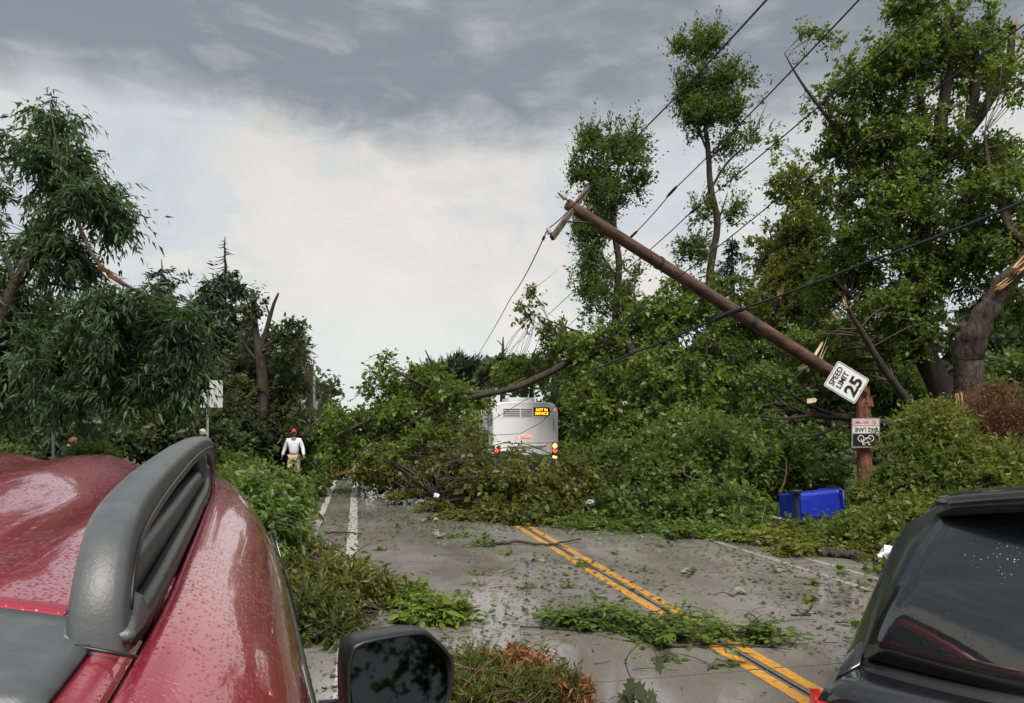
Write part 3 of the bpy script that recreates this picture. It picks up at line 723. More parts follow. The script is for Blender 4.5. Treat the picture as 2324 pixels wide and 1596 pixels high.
make_tree('tall_poplar_tree', 'tallest slender tree with two tufts of leaves against the dark cloud', 'tree', 52,
    [(1597, 105, 29, 36, 42, .9), (1572, 175, 29, 38, 45, .9), (1632, 190, 29, 55, 36, .9), (1590, 265, 29, 52, 52, 1.0), (1655, 260, 29, 30, 30, .6, .6), (1550, 225, 29, 20, 30, .5), (1700, 300, 29, 38, 28, .6, .4), (1735, 255, 29, 14, 22, .3, .4), (1690, 190, 29, 22, 14, .4, .6),
     (1650, 420, 29, 30, 36, .6, .6), (1585, 490, 29, 26, 30, .6, .6), (1660, 480, 29, 25, 35, .6, .5), (1570, 570, 29, 50, 40, .8, .6), (1650, 340, 29, 40, 22, .6, .35), (1545, 110, 29, 16, 20, .4, .6), (1620, 340, 29, 25, 25, .5, .5)],
    [([(1612, 1050, 29), (1612, 760, 29), (1612, 615, 29), (1628, 510, 29), (1612, 420, 29), (1606, 330, 29), (1596, 240, 29), (1592, 120, 29)], [.22, .18, .155, .135, .12, .10, .06, .02]),
     ([(1608, 350, 29), (1585, 290, 29), (1562, 200, 29)], [.05, .04, .012]), ([(1613, 430, 29), (1650, 370, 29), (1700, 320, 29), (1740, 235, 29)], [.055, .045, .03, .008]), ([(1600, 280, 29), (1640, 220, 29), (1680, 185, 29)], [.04, .03, .01]), ([(1626, 520, 29), (1650, 440, 29)], [.04, .015])],
    500, 'poplar', 'darkbark', leaf=.14, aspect=.5, droop=-.1, gap=.44, gapscale=1.2, shell=.1, bias=(.7, 0, .8), tw_len=.75, n_tw=4, n_lf=10)
spruce('young_spruce_tree', 'small dark spruce tip between the tall slender tree and the maple', 53, (1662, 532), (1662, 780), 33, 75, 70)
# big maples on the right
make_tree('leafy_maple_tree', 'pale yellow green maple rising behind the middle of the leaning pole', 'tree', 54,
    [(1800, 410, 23, 50, 65, 1.1, .55), (1790, 530, 23, 65, 80, 1.3), (1770, 650, 22.5, 85, 85, 1.5), (1860, 470, 23, 60, 80, 1.3), (1720, 720, 22, 60, 70, 1.2), (1850, 600, 23, 80, 90, 1.5), (1735, 590, 23, 35, 45, .8, .6), (1830, 740, 22, 90, 80, 1.4), (1780, 820, 21, 90, 60, 1.3), (1750, 350, 23, 25, 30, .6, .4)],
    [([(1835, 1060, 23), (1830, 850, 23), (1815, 680, 23), (1810, 520, 23), (1815, 390, 23)], [.25, .22, .16, .09, .02]), ([(1818, 700, 23), (1770, 600, 23), (1745, 520, 23)], [.08, .05, .015]), ([(1812, 600, 23), (1860, 500, 23), (1880, 420, 23)], [.07, .05, .015]), ([(1830, 870, 23), (1790, 810, 22), (1748, 750, 20.9), (1768, 672, 20.5)], [.11, .09, .075, .06])],
    1000, 'yellowgreen', 'bark', n_tw=4, leaf=.12, breaks=[((1769, 670, 20.35), (.4, 0, 1), .07, .35, 5)], gap=.42, gapscale=1.2, shell=.25, tint0=.08)
make_tree('large_maple_tree', 'huge dense maple with thick leaning trunks towering over the broken pole', 'tree', 55,
    [(2010, 160, 18, 95, 75, 1.3), (1850, 105, 18, 75, 36, .8, .4), (1790, 120, 18, 30, 32, .5, .4), (1930, 205, 18, 85, 60, 1.2, .8), (2100, 90, 18, 75, 90, 1.3), (2200, 130, 18.5, 80, 105, 1.4, .7), (2060, 20, 18, 50, 40, .9), (2050, 295, 18, 115, 80, 1.5), (1955, 320, 18, 85, 70, 1.2), (2150, 370, 18, 115, 90, 1.5),
     (2000, 440, 18, 100, 80, 1.4), (2115, 510, 18, 115, 80, 1.5), (1965, 545, 18, 80, 80, 1.3), (2050, 630, 18, 110, 80, 1.5), (1910, 640, 18.5, 60, 60, 1.1), (1985, 725, 17.5, 90, 65, 1.3), (1870, 780, 18.5, 75, 60, 1.2), (1935, 820, 18, 80, 50, 1.1), (1880, 270, 18, 60, 30, .8, .35), (2150, 600, 18, 60, 70, 1.1), (2060, 770, 18, 60, 50, 1.)],
    [([(2160, 1120, 17.9), (2150, 920, 17.9), (2085, 770, 17.9), (2080, 620, 17.9), (2105, 420, 17.9), (2132, 300, 17.9), (2150, 160, 17.9), (2148, -20, 17.9)], [.34, .30, .26, .24, .20, .16, .12, .05]),
     ([(2110, 400, 17.9), (2185, 320, 17.9), (2208, 220, 17.9), (2212, 120, 17.9), (2165, 60, 17.9), (2140, -30, 17.9)], [.13, .12, .115, .11, .09, .07]),
     ([(2190, 310, 17.9), (2255, 215, 17.9), (2288, 145, 17.9), (2300, 60, 17.9)], [.12, .12, .10, .07]), ([(2288, 150, 17.9), (2340, 105, 17.9)], [.04, .03]),
     ([(2085, 660, 17.9), (2020, 530, 17.9), (1960, 420, 17.9), (1900, 300, 17.9), (1820, 190, 17.9), (1780, 120, 17.9)], [.13, .10, .07, .05, .03, .01]),
     ([(2095, 500, 17.9), (2040, 360, 17.9), (1990, 240, 17.9), (1960, 160, 17.9)], [.11, .08, .05, .015]), ([(2080, 700, 17.9), (1990, 680, 17.9), (1920, 660, 17.9)], [.09, .06, .02]), ([(2085, 945, 16.6), (2010, 840, 16.5), (1950, 745, 16.4), (1919, 690, 16.3)], [.10, .085, .06, .035]), ([(2120, 345, 17.9), (2085, 200, 17.9), (2060, 60, 17.9)], [.08, .06, .02])],
    2500, 'maple', 'darkbark', n_tw=4, leaf=.10, tw_len=.40, gap=.45, gapscale=1.3, shell=.3, breaks=[((1919, 692, 16.28), (-.15, 0, 1), .035, .28, 4), ((2304, 70, 17.9), (.1, 0, 1), .06, .6, 6), ((2040, 545, 17.5), (-.6, 0, .4), .08, .5, 6)])
make_tree('split_maple_tree', 'thick maple trunk with torn orange wood at the picture edge', 'tree', 56,
    [(2285, 200, 17, 60, 90, 1.1, .6), (2290, 380, 17, 65, 85, 1.2), (2240, 470, 16.5, 70, 70, 1.2), (2260, 560, 16.5, 60, 55, 1.0), (2300, 700, 17.5, 45, 80, 1.0, .5), (2230, 660, 16.8, 35, 45, .7, .6), (2330, 520, 16.5, 50, 80, 1.)],
    [([(2204, 1180, 15.8), (2202, 1040, 15.8), (2198, 930, 15.8), (2196, 850, 15.8), (2202, 785, 15.75), (2232, 715, 15.6), (2280, 645, 15.4), (2350, 565, 15.2)], [.40, .33, .30, .29, .30, .24, .19, .17]), ([(2196, 840, 15.8), (2188, 770, 15.8), (2180, 735, 15.8)], [.26, .18, .10]),
     ([(2350, 560, 15.6), (2295, 520, 16), (2270, 450, 16.3), (2244, 381, 16.5), (2235, 300, 16.5)], [.09, .10, .085, .06, .02])],
    520, 'maple', 'bark', n_tw=4, leaf=.10, tw_len=.40, gap=.44, shell=.3,
    breaks=[((2175, 935, 15.42), (0, -.2, 1), .10, .35, 6), ((2178, 905, 15.45), (.1, -.2, -1), .08, .4, 5), ((2222, 975, 15.45), (.1, -.2, 1), .07, .3, 5), ((2285, 640, 15.22), (1, 0, .75), .10, .9, 5), ((2320, 600, 15.1), (1, 0, .8), .12, .8, 6)], splitmat='split')
# shrubs around the stump and down to the kerb
make_tree('pale_leafed_shrub', 'rounded shrub with small silvery green leaves beside the pole stump', 'shrub', 61,
    [(2115, 1015, 12.5, 60, 75, 1.0), (2165, 1060, 12, 95, 70, 1.1), (2110, 1115, 11.5, 85, 60, 1.0), (1990, 1125, 14.2, 45, 18, .5, .8), (2200, 1120, 11.5, 90, 60, 1.), (2030, 1165, 11.5, 40, 35, .7), (2120, 960, 13, 50, 40, .7), (2260, 1060, 12, 70, 45, .9)],
    [], 1000, 'yellowgreen', leaf=.085, aspect=.5, n_tw=6, n_lf=9, tw_len=.34, gap=.30, gapscale=1.6, shell=.55, zmin=.05, tint0=-.05, sticks=50, stick_len=.6, twig_tubes=False)
make_tree('brush_mound', 'low heap of leafy branches spilling over the kerb by the black car', 'branches', 62,
    [(1990, 1210, 10.8, 90, 38, .7), (2060, 1230, 10.2, 70, 32, .6), (1950, 1218, 11.2, 50, 20, .5), (2085, 1190, 10.6, 60, 45, .6), (1840, 1236, 11.3, 60, 8, .4), (2020, 1290, 9.0, 40, 8, .4, .4)],
    [], 620, 'yellowgreen', leaf=.085, aspect=.5, n_tw=5, n_lf=8, tw_len=.32, gap=.05, shell=.5, zmin=.04, tint0=-.08)
make_tree('withered_bush', 'reddish brown withered bush at the foot of the split maple', 'shrub', 63,
    [(2270, 940, 13.5, 60, 60, .8), (2310, 990, 13.2, 50, 50, .7), (2230, 985, 13.4, 50, 35, .6)], [], 200, 'deadneedle', 'redtwig', leaf=.07, aspect=.3, n_tw=6, n_lf=5, tw_len=.5, twig_tubes=True, twigmat='redtwig', tint0=-.45, droop=0.0)
make_tree('dark_shrub', 'leafy shrub hiding the grey roofed house', 'shrub', 64, [(2290, 860, 22, 70, 60, 1.2), (2240, 930, 21, 60, 60, 1.1), (2020, 900, 22, 70, 70, 1.2)], [], 330, 'elm', leaf=.14, gap=.2, tint0=-.1)
# heaps beside the red car
make_tree('brush_mound', 'leafy debris heap beyond the front of the red car', 'branches', 71,
    [(560, 1118, 12.5, 90, 28, 1.1), (640, 1140, 12.6, 50, 12, .8), (500, 1075, 14, 50, 28, .9), (600, 1130, 11.5, 70, 35, .8), (700, 1098, 19, 40, 8, .6, .6), (630, 1150, 12, 40, 18, .5)],
    [], 620, 'maple', leaf=.11, gap=.1, shell=.5, zmin=.05, tint0=-.06)
make_tree('torn_ash_branch', 'bright green drooping branch hanging past the red car front', 'branch', 72,
    [(590, 1160, 8.0, 42, 28, .4), (625, 1185, 7.8, 32, 24, .35), (565, 1120, 8.2, 34, 26, .35), (650, 1155, 8.0, 16, 14, .2)],
    [([(560, 1300, 8.0), (590, 1180, 8.0), (630, 1120, 7.9), (660, 1140, 7.8)], [.02, .018, .014, .006]), ([(686, 1290, 7.4), (684, 1230, 7.4), (680, 1180, 7.5)], [.009, .008, .006])], 75, 'bright', leaf=.10, aspect=.34, tpl=OVAL, droop=.6, n_lf=9, tw_len=.3, tint0=-.22, zmin=.2, base=GX(600, 8.0), twig_tubes=True)

for i_, (lab, bl, mt) in enumerate((
    ('thin fringe of torn twigs at the foot of the mound before the bus', [(930, 1126, 17.2, 60, 5, .5), (1010, 1146, 15.8, 60, 6, .5), (1080, 1168, 14.6, 90, 8, .6), (1200, 1180, 13.9, 90, 8, .6)], 'olive'),
    ('thin fringe of torn twigs where the green mound meets the far lane', [(1330, 1186, 13.5, 90, 8, .6), (1450, 1196, 13.0, 100, 8, .6), (1570, 1206, 12.5, 90, 9, .6), (1680, 1220, 11.9, 80, 9, .5), (1540, 1222, 11.9, 60, 4, .4, .5)], 'elm'),
    ('thin fringe of torn twigs along the kerb before the blue bin', [(1760, 1236, 11.3, 80, 6, .5), (1890, 1250, 10.7, 80, 7, .4), (1980, 1262, 10.2, 60, 9, .4), (1820, 1262, 10.3, 50, 4, .3, .5)], 'yellowgreen'))):
    make_tree('twig_fringe', lab, 'branches', 170 + i_, bl, [], 260, mt, leaf=.085, aspect=.55, n_tw=5, n_lf=7, tw_len=.28, flat=.28, droop=.1, shell=.1, zmin=.02, sticks=40, stick_len=.5, twigmat='bark', tint0=.05)
# far woods closing the view behind everything
rgw = np.random.default_rng(99); lvw = Leaves()
def woods(px0, px1, d, top, n):
    c = []
    for k in range(n):
        px = rgw.uniform(px0, px1); t = top + 28 * math.sin(px * .021) + 16 * math.sin(px * .067 + 1)
        py = t + (1015 - t) * rgw.random() ** .8; c.append(np.array(P(px, py, d + rgw.uniform(-3, 3))))
    c = np.array(c); sprays(lvw, c, unit(rgw.normal(size=c.shape)), rgw, 5, 7, 1.2, .42, .6, .2, tint0=-.1)
woods(-700, 760, 48, 860, 620); woods(860, 1300, 62, 935, 260); woods(1250, 1900, 42, 800, 600); woods(1880, 2900, 40, 690, 1000)
o = lvw.build('far_woods', M['darkbush'], None); tag(o, 'far dark mass of trees closing the view behind the wreckage', 'woods', kind='stuff')
# ------------------------------------------------------------------ lettering helper
def text_mesh(txt, size, thick=.002, align='CENTER', bold=0.0, space=1.0):
    cu = bpy.data.curves.new('lettering', 'FONT'); cu.body = txt; cu.size = size; cu.align_x = align; cu.align_y = 'CENTER'
    cu.extrude = thick / 2; cu.offset = bold; cu.space_character = space; cu.resolution_u = 3
    t = bpy.data.objects.new('lettering', cu); C.objects.link(t)
    dg = bpy.context.evaluated_depsgraph_get()
    me = bpy.data.meshes.new_from_object(t.evaluated_get(dg))
    bpy.data.objects.remove(t); bpy.data.curves.remove(cu)
    return me
def letters(parent, txt, size, loc, mat, rot=(0, 0, 0), width=None, bold=0.0, height=None, name='lettering', space=1.0):
    me = text_mesh(txt, size, bold=bold, space=space)
    o = mesh_obj(name, me, mat, parent); o.location = loc; o.rotation_euler = rot
    co = np.array([v.co[:] for v in me.vertices])
    w, h = co[:, 0].ptp() if hasattr(co[:, 0], 'ptp') else np.ptp(co[:, 0]), np.ptp(co[:, 1])
    sx = width / w if width else 1; sy = height / h if height else 1
    me.transform(Matrix.Translation((-(co[:, 0].max() + co[:, 0].min()) / 2, -(co[:, 1].max() + co[:, 1].min()) / 2, 0)))
    o.scale = (sx, sy, 1)
    return o
def rounded(w, h, r, n=5):
    pts = []
    for cx, cy, a0 in ((w / 2 - r, h / 2 - r, 0), (-w / 2 + r, h / 2 - r, 90), (-w / 2 + r, -h / 2 + r, 180), (w / 2 - r, -h / 2 + r, 270)):
        for k in range(n + 1):
            a = R(a0 + 90 * k / n); pts.append((cx + r * math.cos(a), cy + r * math.sin(a)))
    return pts
def ring_strip(mb, outer, inner, z):
    n = len(outer)
    mb.add([(x, y, z) for x, y in outer] + [(x, y, z) for x, y in inner], [(k, (k + 1) % n, n + (k + 1) % n, n + k) for k in range(n)])
M['signwhite'] = simple_mat('sign_white', (.80, .80, .78), .35, var=.04, dirt=(.6, .58, .52))
M['signblack'] = simple_mat('sign_black', (.012, .012, .013), .4, var=.05)
M['signred'] = simple_mat('sign_red', (.42, .035, .05), .4, var=.08)
M['signpink'] = simple_mat('sign_faded_strip', (.70, .52, .52), .4, var=.05)
M['alu'] = simple_mat('bare_aluminium', (.60, .585, .54), .55, .15, var=.06, dirt=(.45, .40, .33))
M['galv'] = simple_mat('galvanised_steel', (.36, .38, .40), .45, .6, var=.12)
M['polewood'] = bark_mat('pole_wood', (.050, .028, .021), (.175, .098, .072), 7.0, .03)
M['stumpwood'] = bark_mat('torn_pole_wood', (.10, .036, .022), (.34, .135, .080), 15.0, .06)
M['armwood'] = bark_mat('crossarm_wood', (.07, .055, .042), (.17, .14, .105), 12.0, .006)
M['wire'] = simple_mat('cable', (.03, .032, .034), .5, .2, var=.2)
M['porcelain'] = simple_mat('porcelain', (.50, .48, .47), .2, var=.15, scale=12)
M['iron'] = simple_mat('dark_iron', (.06, .055, .05), .55, .5, var=.2)

# ------------------------------------------------------------------ snapped utility pole
BR, TP = P(1935, 878, 15.45), P(1287, 463, 12.6)
ax = (TP - BR).normalized()
M['polewood'] = bark_mat('pole_wood', (.045, .026, .020), (.165, .095, .070), 11.0, .035, ax.rotation_difference(Vector((0, 0, 1))).to_euler())
pole = tag(empty('utility_pole', BR), 'snapped brown wooden utility pole leaning over the road, held up by wires', 'pole')
path, rad = smooth_path([BR - ax * .1, BR.lerp(TP, .33), BR.lerp(TP, .66), TP], [.142, .131, .116, .098], 5)
MB().tube(path, rad, 20, jag=.02, seed=3).build('shaft', M['polewood'], pole, True)
mb = MB(); splinters(mb, BR, -ax, .15, .5, 9, random.Random(4)); mb.build('splintered_end', M['stumpwood'], pole, True)
# crossarm at the top, seen from lower left to upper right
CAo, CAe = P(1253, 541, 12.15), P(1336, 425, 13.0)
cd = (CAe - CAo).normalized()
q = cd.to_track_quat('Z', 'Y').to_matrix()
mid = (CAo + CAe) / 2
MB().box(mid, (.075, .09, (CAe - CAo).length), q).build('crossarm', M['armwood'], pole, True, bevel=.008)
MB().tube([P(1345, 508, 12.75), P(1330, 505, 12.7), P(1282, 503, 12.3)], [.02, .02, .018], 8).build('brace', M['iron'], pole, True)
def insulator(base, tip):
    base, tip = Vector(base), Vector(tip); dr = (tip - base).normalized(); L_ = (tip - base).length
    m = dr.to_track_quat('Z', 'Y').to_matrix()
    pin = MB().tube([base, base + dr * L_ * .5], [.016, .016], 8).build('insulator_pin', M['iron'], pole, True)
    k = L_
    MB().lathe(base + dr * L_ * .42, [(.0, 0), (.04, 0), (.055, k * .08), (.036, k * .2), (.046, k * .28), (.026, k * .42), (.032, k * .5), (.02, k * .6), (0, k * .6)], 14, m).build('insulator', M['porcelain'], pole, True)
insulator(P(1253, 541, 12.12), P(1243, 517, 12.1))
insulator(P(1296, 462, 12.55), P(1267, 436, 12.5))
insulator(P(1336, 425, 13.0), P(1327, 412, 13.0))
# hardware band and thin down-wires
for f in (.40, .405, .72):
    c = BR.lerp(TP, f); MB().tube([c - ax * .03, c + ax * .03], [.150 - .045 * f + .010] * 2, 18, cap=False).build('band', M['iron'], pole, True)
mb = MB(); rgp = random.Random(8)
for k in range(2):
    splinters(mb, P(1820 + 40 * k, 838 - 22 * k, 15.2), Vector((-.7 + .9 * k, -.2, -.6 + 1.4 * k)), .05, .5, 3, rgp)
mb.build('hanging_splinter', M['palesplit'], pole, True)

# stump still standing in the verge
SB = GX(1965, 15.6)
stump = tag(empty('pole_stump', SB), 'reddish broken stump of the utility pole still upright in the verge', 'pole')
st = P(1958, 905, 15.6)
pth, rd = smooth_path([SB + Vector((0, 0, -.2)), SB.lerp(st, .5), st], [.160, .155, .148], 5)
MB().tube(pth, rd, 20, jag=.03, seed=9).build('shaft', M['stumpwood'], stump, True)
mb = MB(); splinters(mb, st, (.1, 0, 1), .16, .32, 14, random.Random(6)); splinters(mb, st + Vector((.03, -.02, -.1)), (0, 0, 1), .18, .25, 10, random.Random(7))
mb.build('splintered_end', M['stumpwood'], stump, True)

# ------------------------------------------------------------------ signs
def face_matrix(c, xdir, nrm):
    x = Vector(xdir).normalized(); n = Vector(nrm); n = (n - x * n.dot(x)).normalized(); y = n.cross(x)
    return Matrix((x, y, n)).transposed().to_euler(), Vector(c)
# speed limit: text runs up to the right
c = P(1921, 868, 14.90)
xd = P(1905, 820, 14.90) - P(1873, 873, 14.90)
nrm = Vector((-SA, -CA, 0))
rot, loc = face_matrix(c, xd, nrm)
sg = tag(empty('speed_limit_sign', loc, rot), 'white speed limit 25 sign tilted sideways on the leaning pole', 'sign')
W_, H_ = .60, .76
MB().prism(rounded(W_, H_, .04), -.003, 0).build('plate', M['signwhite'], sg)
mb = MB(); ring_strip(mb, rounded(W_ - .03, H_ - .03, .032), rounded(W_ - .052, H_ - .052, .026), .0025); mb.build('border', M['signblack'], sg)
letters(sg, 'SPEED', .13, (0, .255, .003), M['signblack'], width=.42, height=.125, bold=.003)
letters(sg, 'LIMIT', .13, (0, .095, .003), M['signblack'], width=.37, height=.125, bold=.003)
letters(sg, '25', .3, (0, -.165, .003), M['signblack'], width=.40, height=.27, bold=.010)
for yy in (.345, -.345): MB().lathe((0, yy, 0), [(0, .006), (.008, .006), (.012, .002), (.012, 0)], 10).build('bolt', M['galv'], sg)
# upside-down bike lane / no parking sign on the stump
c = P(1965, 983, 15.35)
nrm = Vector((0, 0, CAM_H)) - c; nrm.z = 0
rot, loc = face_matrix(c, -(P(1997, 983, 15.35) - P(1933, 983, 15.35)), nrm)
sg = tag(empty('bike_lane_sign', loc, rot), 'bike lane no parking sign hanging upside down on the pole stump', 'sign')
W_, H_ = .60, .63
MB().prism(rounded(W_, H_, .03), -.003, 0).build('plate', M['signwhite'], sg)
mb = MB(); o_, i_ = rounded(W_ - .012, H_ - .012, .027), rounded(W_ - .03, H_ - .03, .022); ring_strip(mb, o_, i_, .002); mb.build('border', M['signblack'], sg)
MB().prism(rounded(W_ - .04, .272, .015), .001, .0025).build('black_panel', M['signblack'], sg).location = (0, .155, 0)
mb = MB(); mb.add([(-.285, .013, .002), (.285, .013, .002), (.285, .004, .002), (-.285, .004, .002)], [(3, 2, 1, 0)]); mb.add([(-.285, -.149, .002), (.285, -.149, .002), (.285, -.158, .002), (-.285, -.158, .002)], [(3, 2, 1, 0)]); mb.build('divider', M['signblack'], sg)
MB().add([(-.282, -.16, .0015), (.282, -.16, .0015), (.282, -.298, .0015), (-.282, -.298, .0015)], [(3, 2, 1, 0)]).build('faded_strip', M['signpink'], sg)
letters(sg, 'BIKE LANE', .1, (0, -.068, .003), M['signblack'], width=.48, height=.10, bold=.002)
letters(sg, 'ANY TIME', .07, (.08, -.228, .003), M['signred'], width=.30, height=.062, bold=.001)
letters(sg, 'P', .07, (-.175, -.228, .003), M['signred'], height=.05)
mb = MB()
def ring(mb, cx, cy, r0, r1, z, n=24):
    mb.add([(cx + r0 * math.cos(2 * math.pi * k / n), cy + r0 * math.sin(2 * math.pi * k / n), z) for k in range(n)] + [(cx + r1 * math.cos(2 * math.pi * k / n), cy + r1 * math.sin(2 * math.pi * k / n), z) for k in range(n)],
           [(k, (k + 1) % n, n + (k + 1) % n, n + k) for k in range(n)])
def seg2(mb, a, b, w, z):
    a, b = Vector((*a, z)), Vector((*b, z)); d_ = (b - a).normalized(); s_ = Vector((-d_.y, d_.x, 0)) * w / 2
    mb.add([a + s_, a - s_, b - s_, b + s_], [(0, 1, 2, 3)])
ring(mb, -.175, -.228, .052, .043, .003); seg2(mb, (-.205, -.195), (-.145, -.261), .009, .0035); mb.build('no_parking_ring', M['signred'], sg)
mb = MB()
ring(mb, -.105, .115, .070, .056, .004); ring(mb, .105, .115, .070, .056, .004)
for a, b in (((-.105, .115), (-.06, .205)), ((-.06, .205), (.07, .215)), ((.07, .215), (-.005, .10)), ((-.005, .10), (-.06, .205)), ((-.105, .115), (-.005, .10)), ((.105, .115), (.06, .25)), ((.06, .25), (.02, .255)), ((-.06, .205), (-.07, .245)), ((-.095, .245), (-.045, .245))):
    seg2(mb, a, b, .013, .0042)
mb.build('bicycle_symbol', M['signwhite'], sg)
# blank back of a road sign on the left verge
sp = P(478, 894, 20); pp = GX(471.5, 20.0)
sg = tag(empty('road_sign', pp), 'blank back of a white road sign on a grey post', 'sign')
MB().box((sp.x - pp.x + .0, sp.y - pp.y + .035, sp.z), (.62, .006, .76)).build('plate', M['alu'], sg)
MB().box((0, 0, (sp.z + .36) / 2), (.062, .045, sp.z + .36)).build('post', M['galv'], sg, bevel=.008)
for dz in (-.2, .2): MB().lathe((0, -.03, sp.z + dz), [(0, -.012), (.012, -.012), (.012, .01)], 8, Matrix.Rotation(R(90), 3, 'X')).build('bolt', M['iron'], sg)
# second small grey post with a box beside the dead snag
pp = GX(713, 29)
bx = tag(empty('grey_post', pp), 'thin grey post with a small square plate beside the dead snag', 'post')
MB().box((0, 0, 2.1), (.09, .07, 4.2)).build('post', M['galv'], bx)
MB().box((-.05, -.06, CAM_H + (HY - 968) / FPX * 29), (.40, .03, .42)).build('plate', M['galv'], bx, bevel=.005)
pp = GX(690, 33)
bx = tag(empty('metal_shed', pp), 'pale grey ribbed sheet wall half hidden behind the dead snag', 'shed')
for k in range(3): MB().box((-.42 + .42 * k, .02 * k, 1.55), (.405, .05, 3.1 - .25 * (2 - k))).build('panel', M['galv'], bx)
MB().box((0, 1.2, 1.4), (1.3, 2.2, 2.8)).build('core', M['galv'], bx)
pp = GX(121, 15)
bx = tag(empty('slim_post', pp), 'slim dark post next to the person in the dark shirt', 'post')
MB().box((0, 0, 1.02), (.05, .04, 2.04)).build('post', M['galv'], bx); MB().box((0, 0, 2.045), (.055, .045, .012)).build('cap', M['iron'], bx)

# ------------------------------------------------------------------ wires
def wire(name, label, pts, r, sag=0.0, n=28, extra=None, mat='wire'):
    w = [P(*p) for p in pts]; out = []
    if pts[-1][1] < 0 or pts[-1][0] > 2324: w.append(w[-1] + (w[-1] - w[-2]) * 3.0)     # on towards the next pole behind the camera
    for i in range(len(w) - 1):
        for k in range(n):
            f = k / n; q_ = w[i].lerp(w[i + 1], f); q_.z -= sag * 4 * f * (1 - f); out.append(q_)
    out.append(w[-1])
    o = empty(name, out[len(out) // 2]); tag(o, label, 'wire', 'overhead wires')
    MB().tube(out, r, 6).build('cable', M[mat], o, True)
    for (px, py, d, ln) in (extra or ()):
        c_ = P(px, py, d); j = min(range(len(out)), key=lambda i: (out[i] - c_).length); j = min(max(j, 1), len(out) - 2)
        t_ = (out[j + 1] - out[j - 1]).normalized()
        MB().tube([out[j] - t_ * ln, out[j] - t_ * ln * .6, out[j] + t_ * ln * .6, out[j] + t_ * ln], [r * 1.2, r * 2.4, r * 2.4, r * 1.2], 8).build('splice', M[mat], o, True)
    return o
wire('overhead_wire', 'wire running from the crossarm insulator up past the tallest tree', [(1243, 520, 12.1), (1290, 478, 12.3), (1465, 290, 10.5), (1745, -6, 7.0)], .011, .02)
wire('overhead_wire', 'slack wire dropping from the crossarm end down into the distant trees', [(1243, 520, 12.1), (1160, 675, 20), (1066, 832, 34)], .011, .1, extra=[(1238, 530, 12.6, .12)])
wire('overhead_wire', 'wire with a dark splice passing high above the leaning pole', [(1150, 800, 34), (1430, 540, 13.5), (1525, 435, 12), (1955, -6, 7)], .010, .03, extra=[(1522, 438, 12, .22), (1436, 532, 13.4, .2)])
wire('overhead_wire', 'wire crossing the leaning pole at its midpoint and running to the maple', [(1190, 835, 34), (1420, 612, 15), (1565, 485, 12.5), (2145, -6, 7.5)], .010, .03, extra=[(1570, 480, 12.4, .2)])
wire('overhead_wire', 'wire in front of the maple crown passing from the pole to the corner', [(1290, 850, 26), (1490, 665, 14), (1760, 455, 11), (2330, 52, 8)], .010, .03)
wire('overhead_wire', 'thin faint wire threading the middle of the maple crown', [(1640, 640, 18), (1900, 470, 13), (2330, 195, 9.5)], .007, .02)
wire('overhead_cable', 'thick dark bundled cable strapped to the leaning pole below its middle', [(1215, 892, 22), (1440, 800, 16), (1652, 712, 13.75), (1980, 590, 11), (2335, 452, 9)], .021, .03, extra=[(1640, 716, 13.8, .3), (1668, 705, 13.6, .25)])
wire('overhead_wire', 'fallen wire drooping across the white rear of the bus', [(1265, 918, 24.5), (1230, 958, 24.4), (1180, 985, 24.4), (1110, 988, 24.4)], .010, .0)
wire('overhead_wire', 'straight fallen wire crossing the upper corner of the bus', [(1330, 825, 22), (1180, 915, 24), (1100, 962, 24.6)], .010, .02)

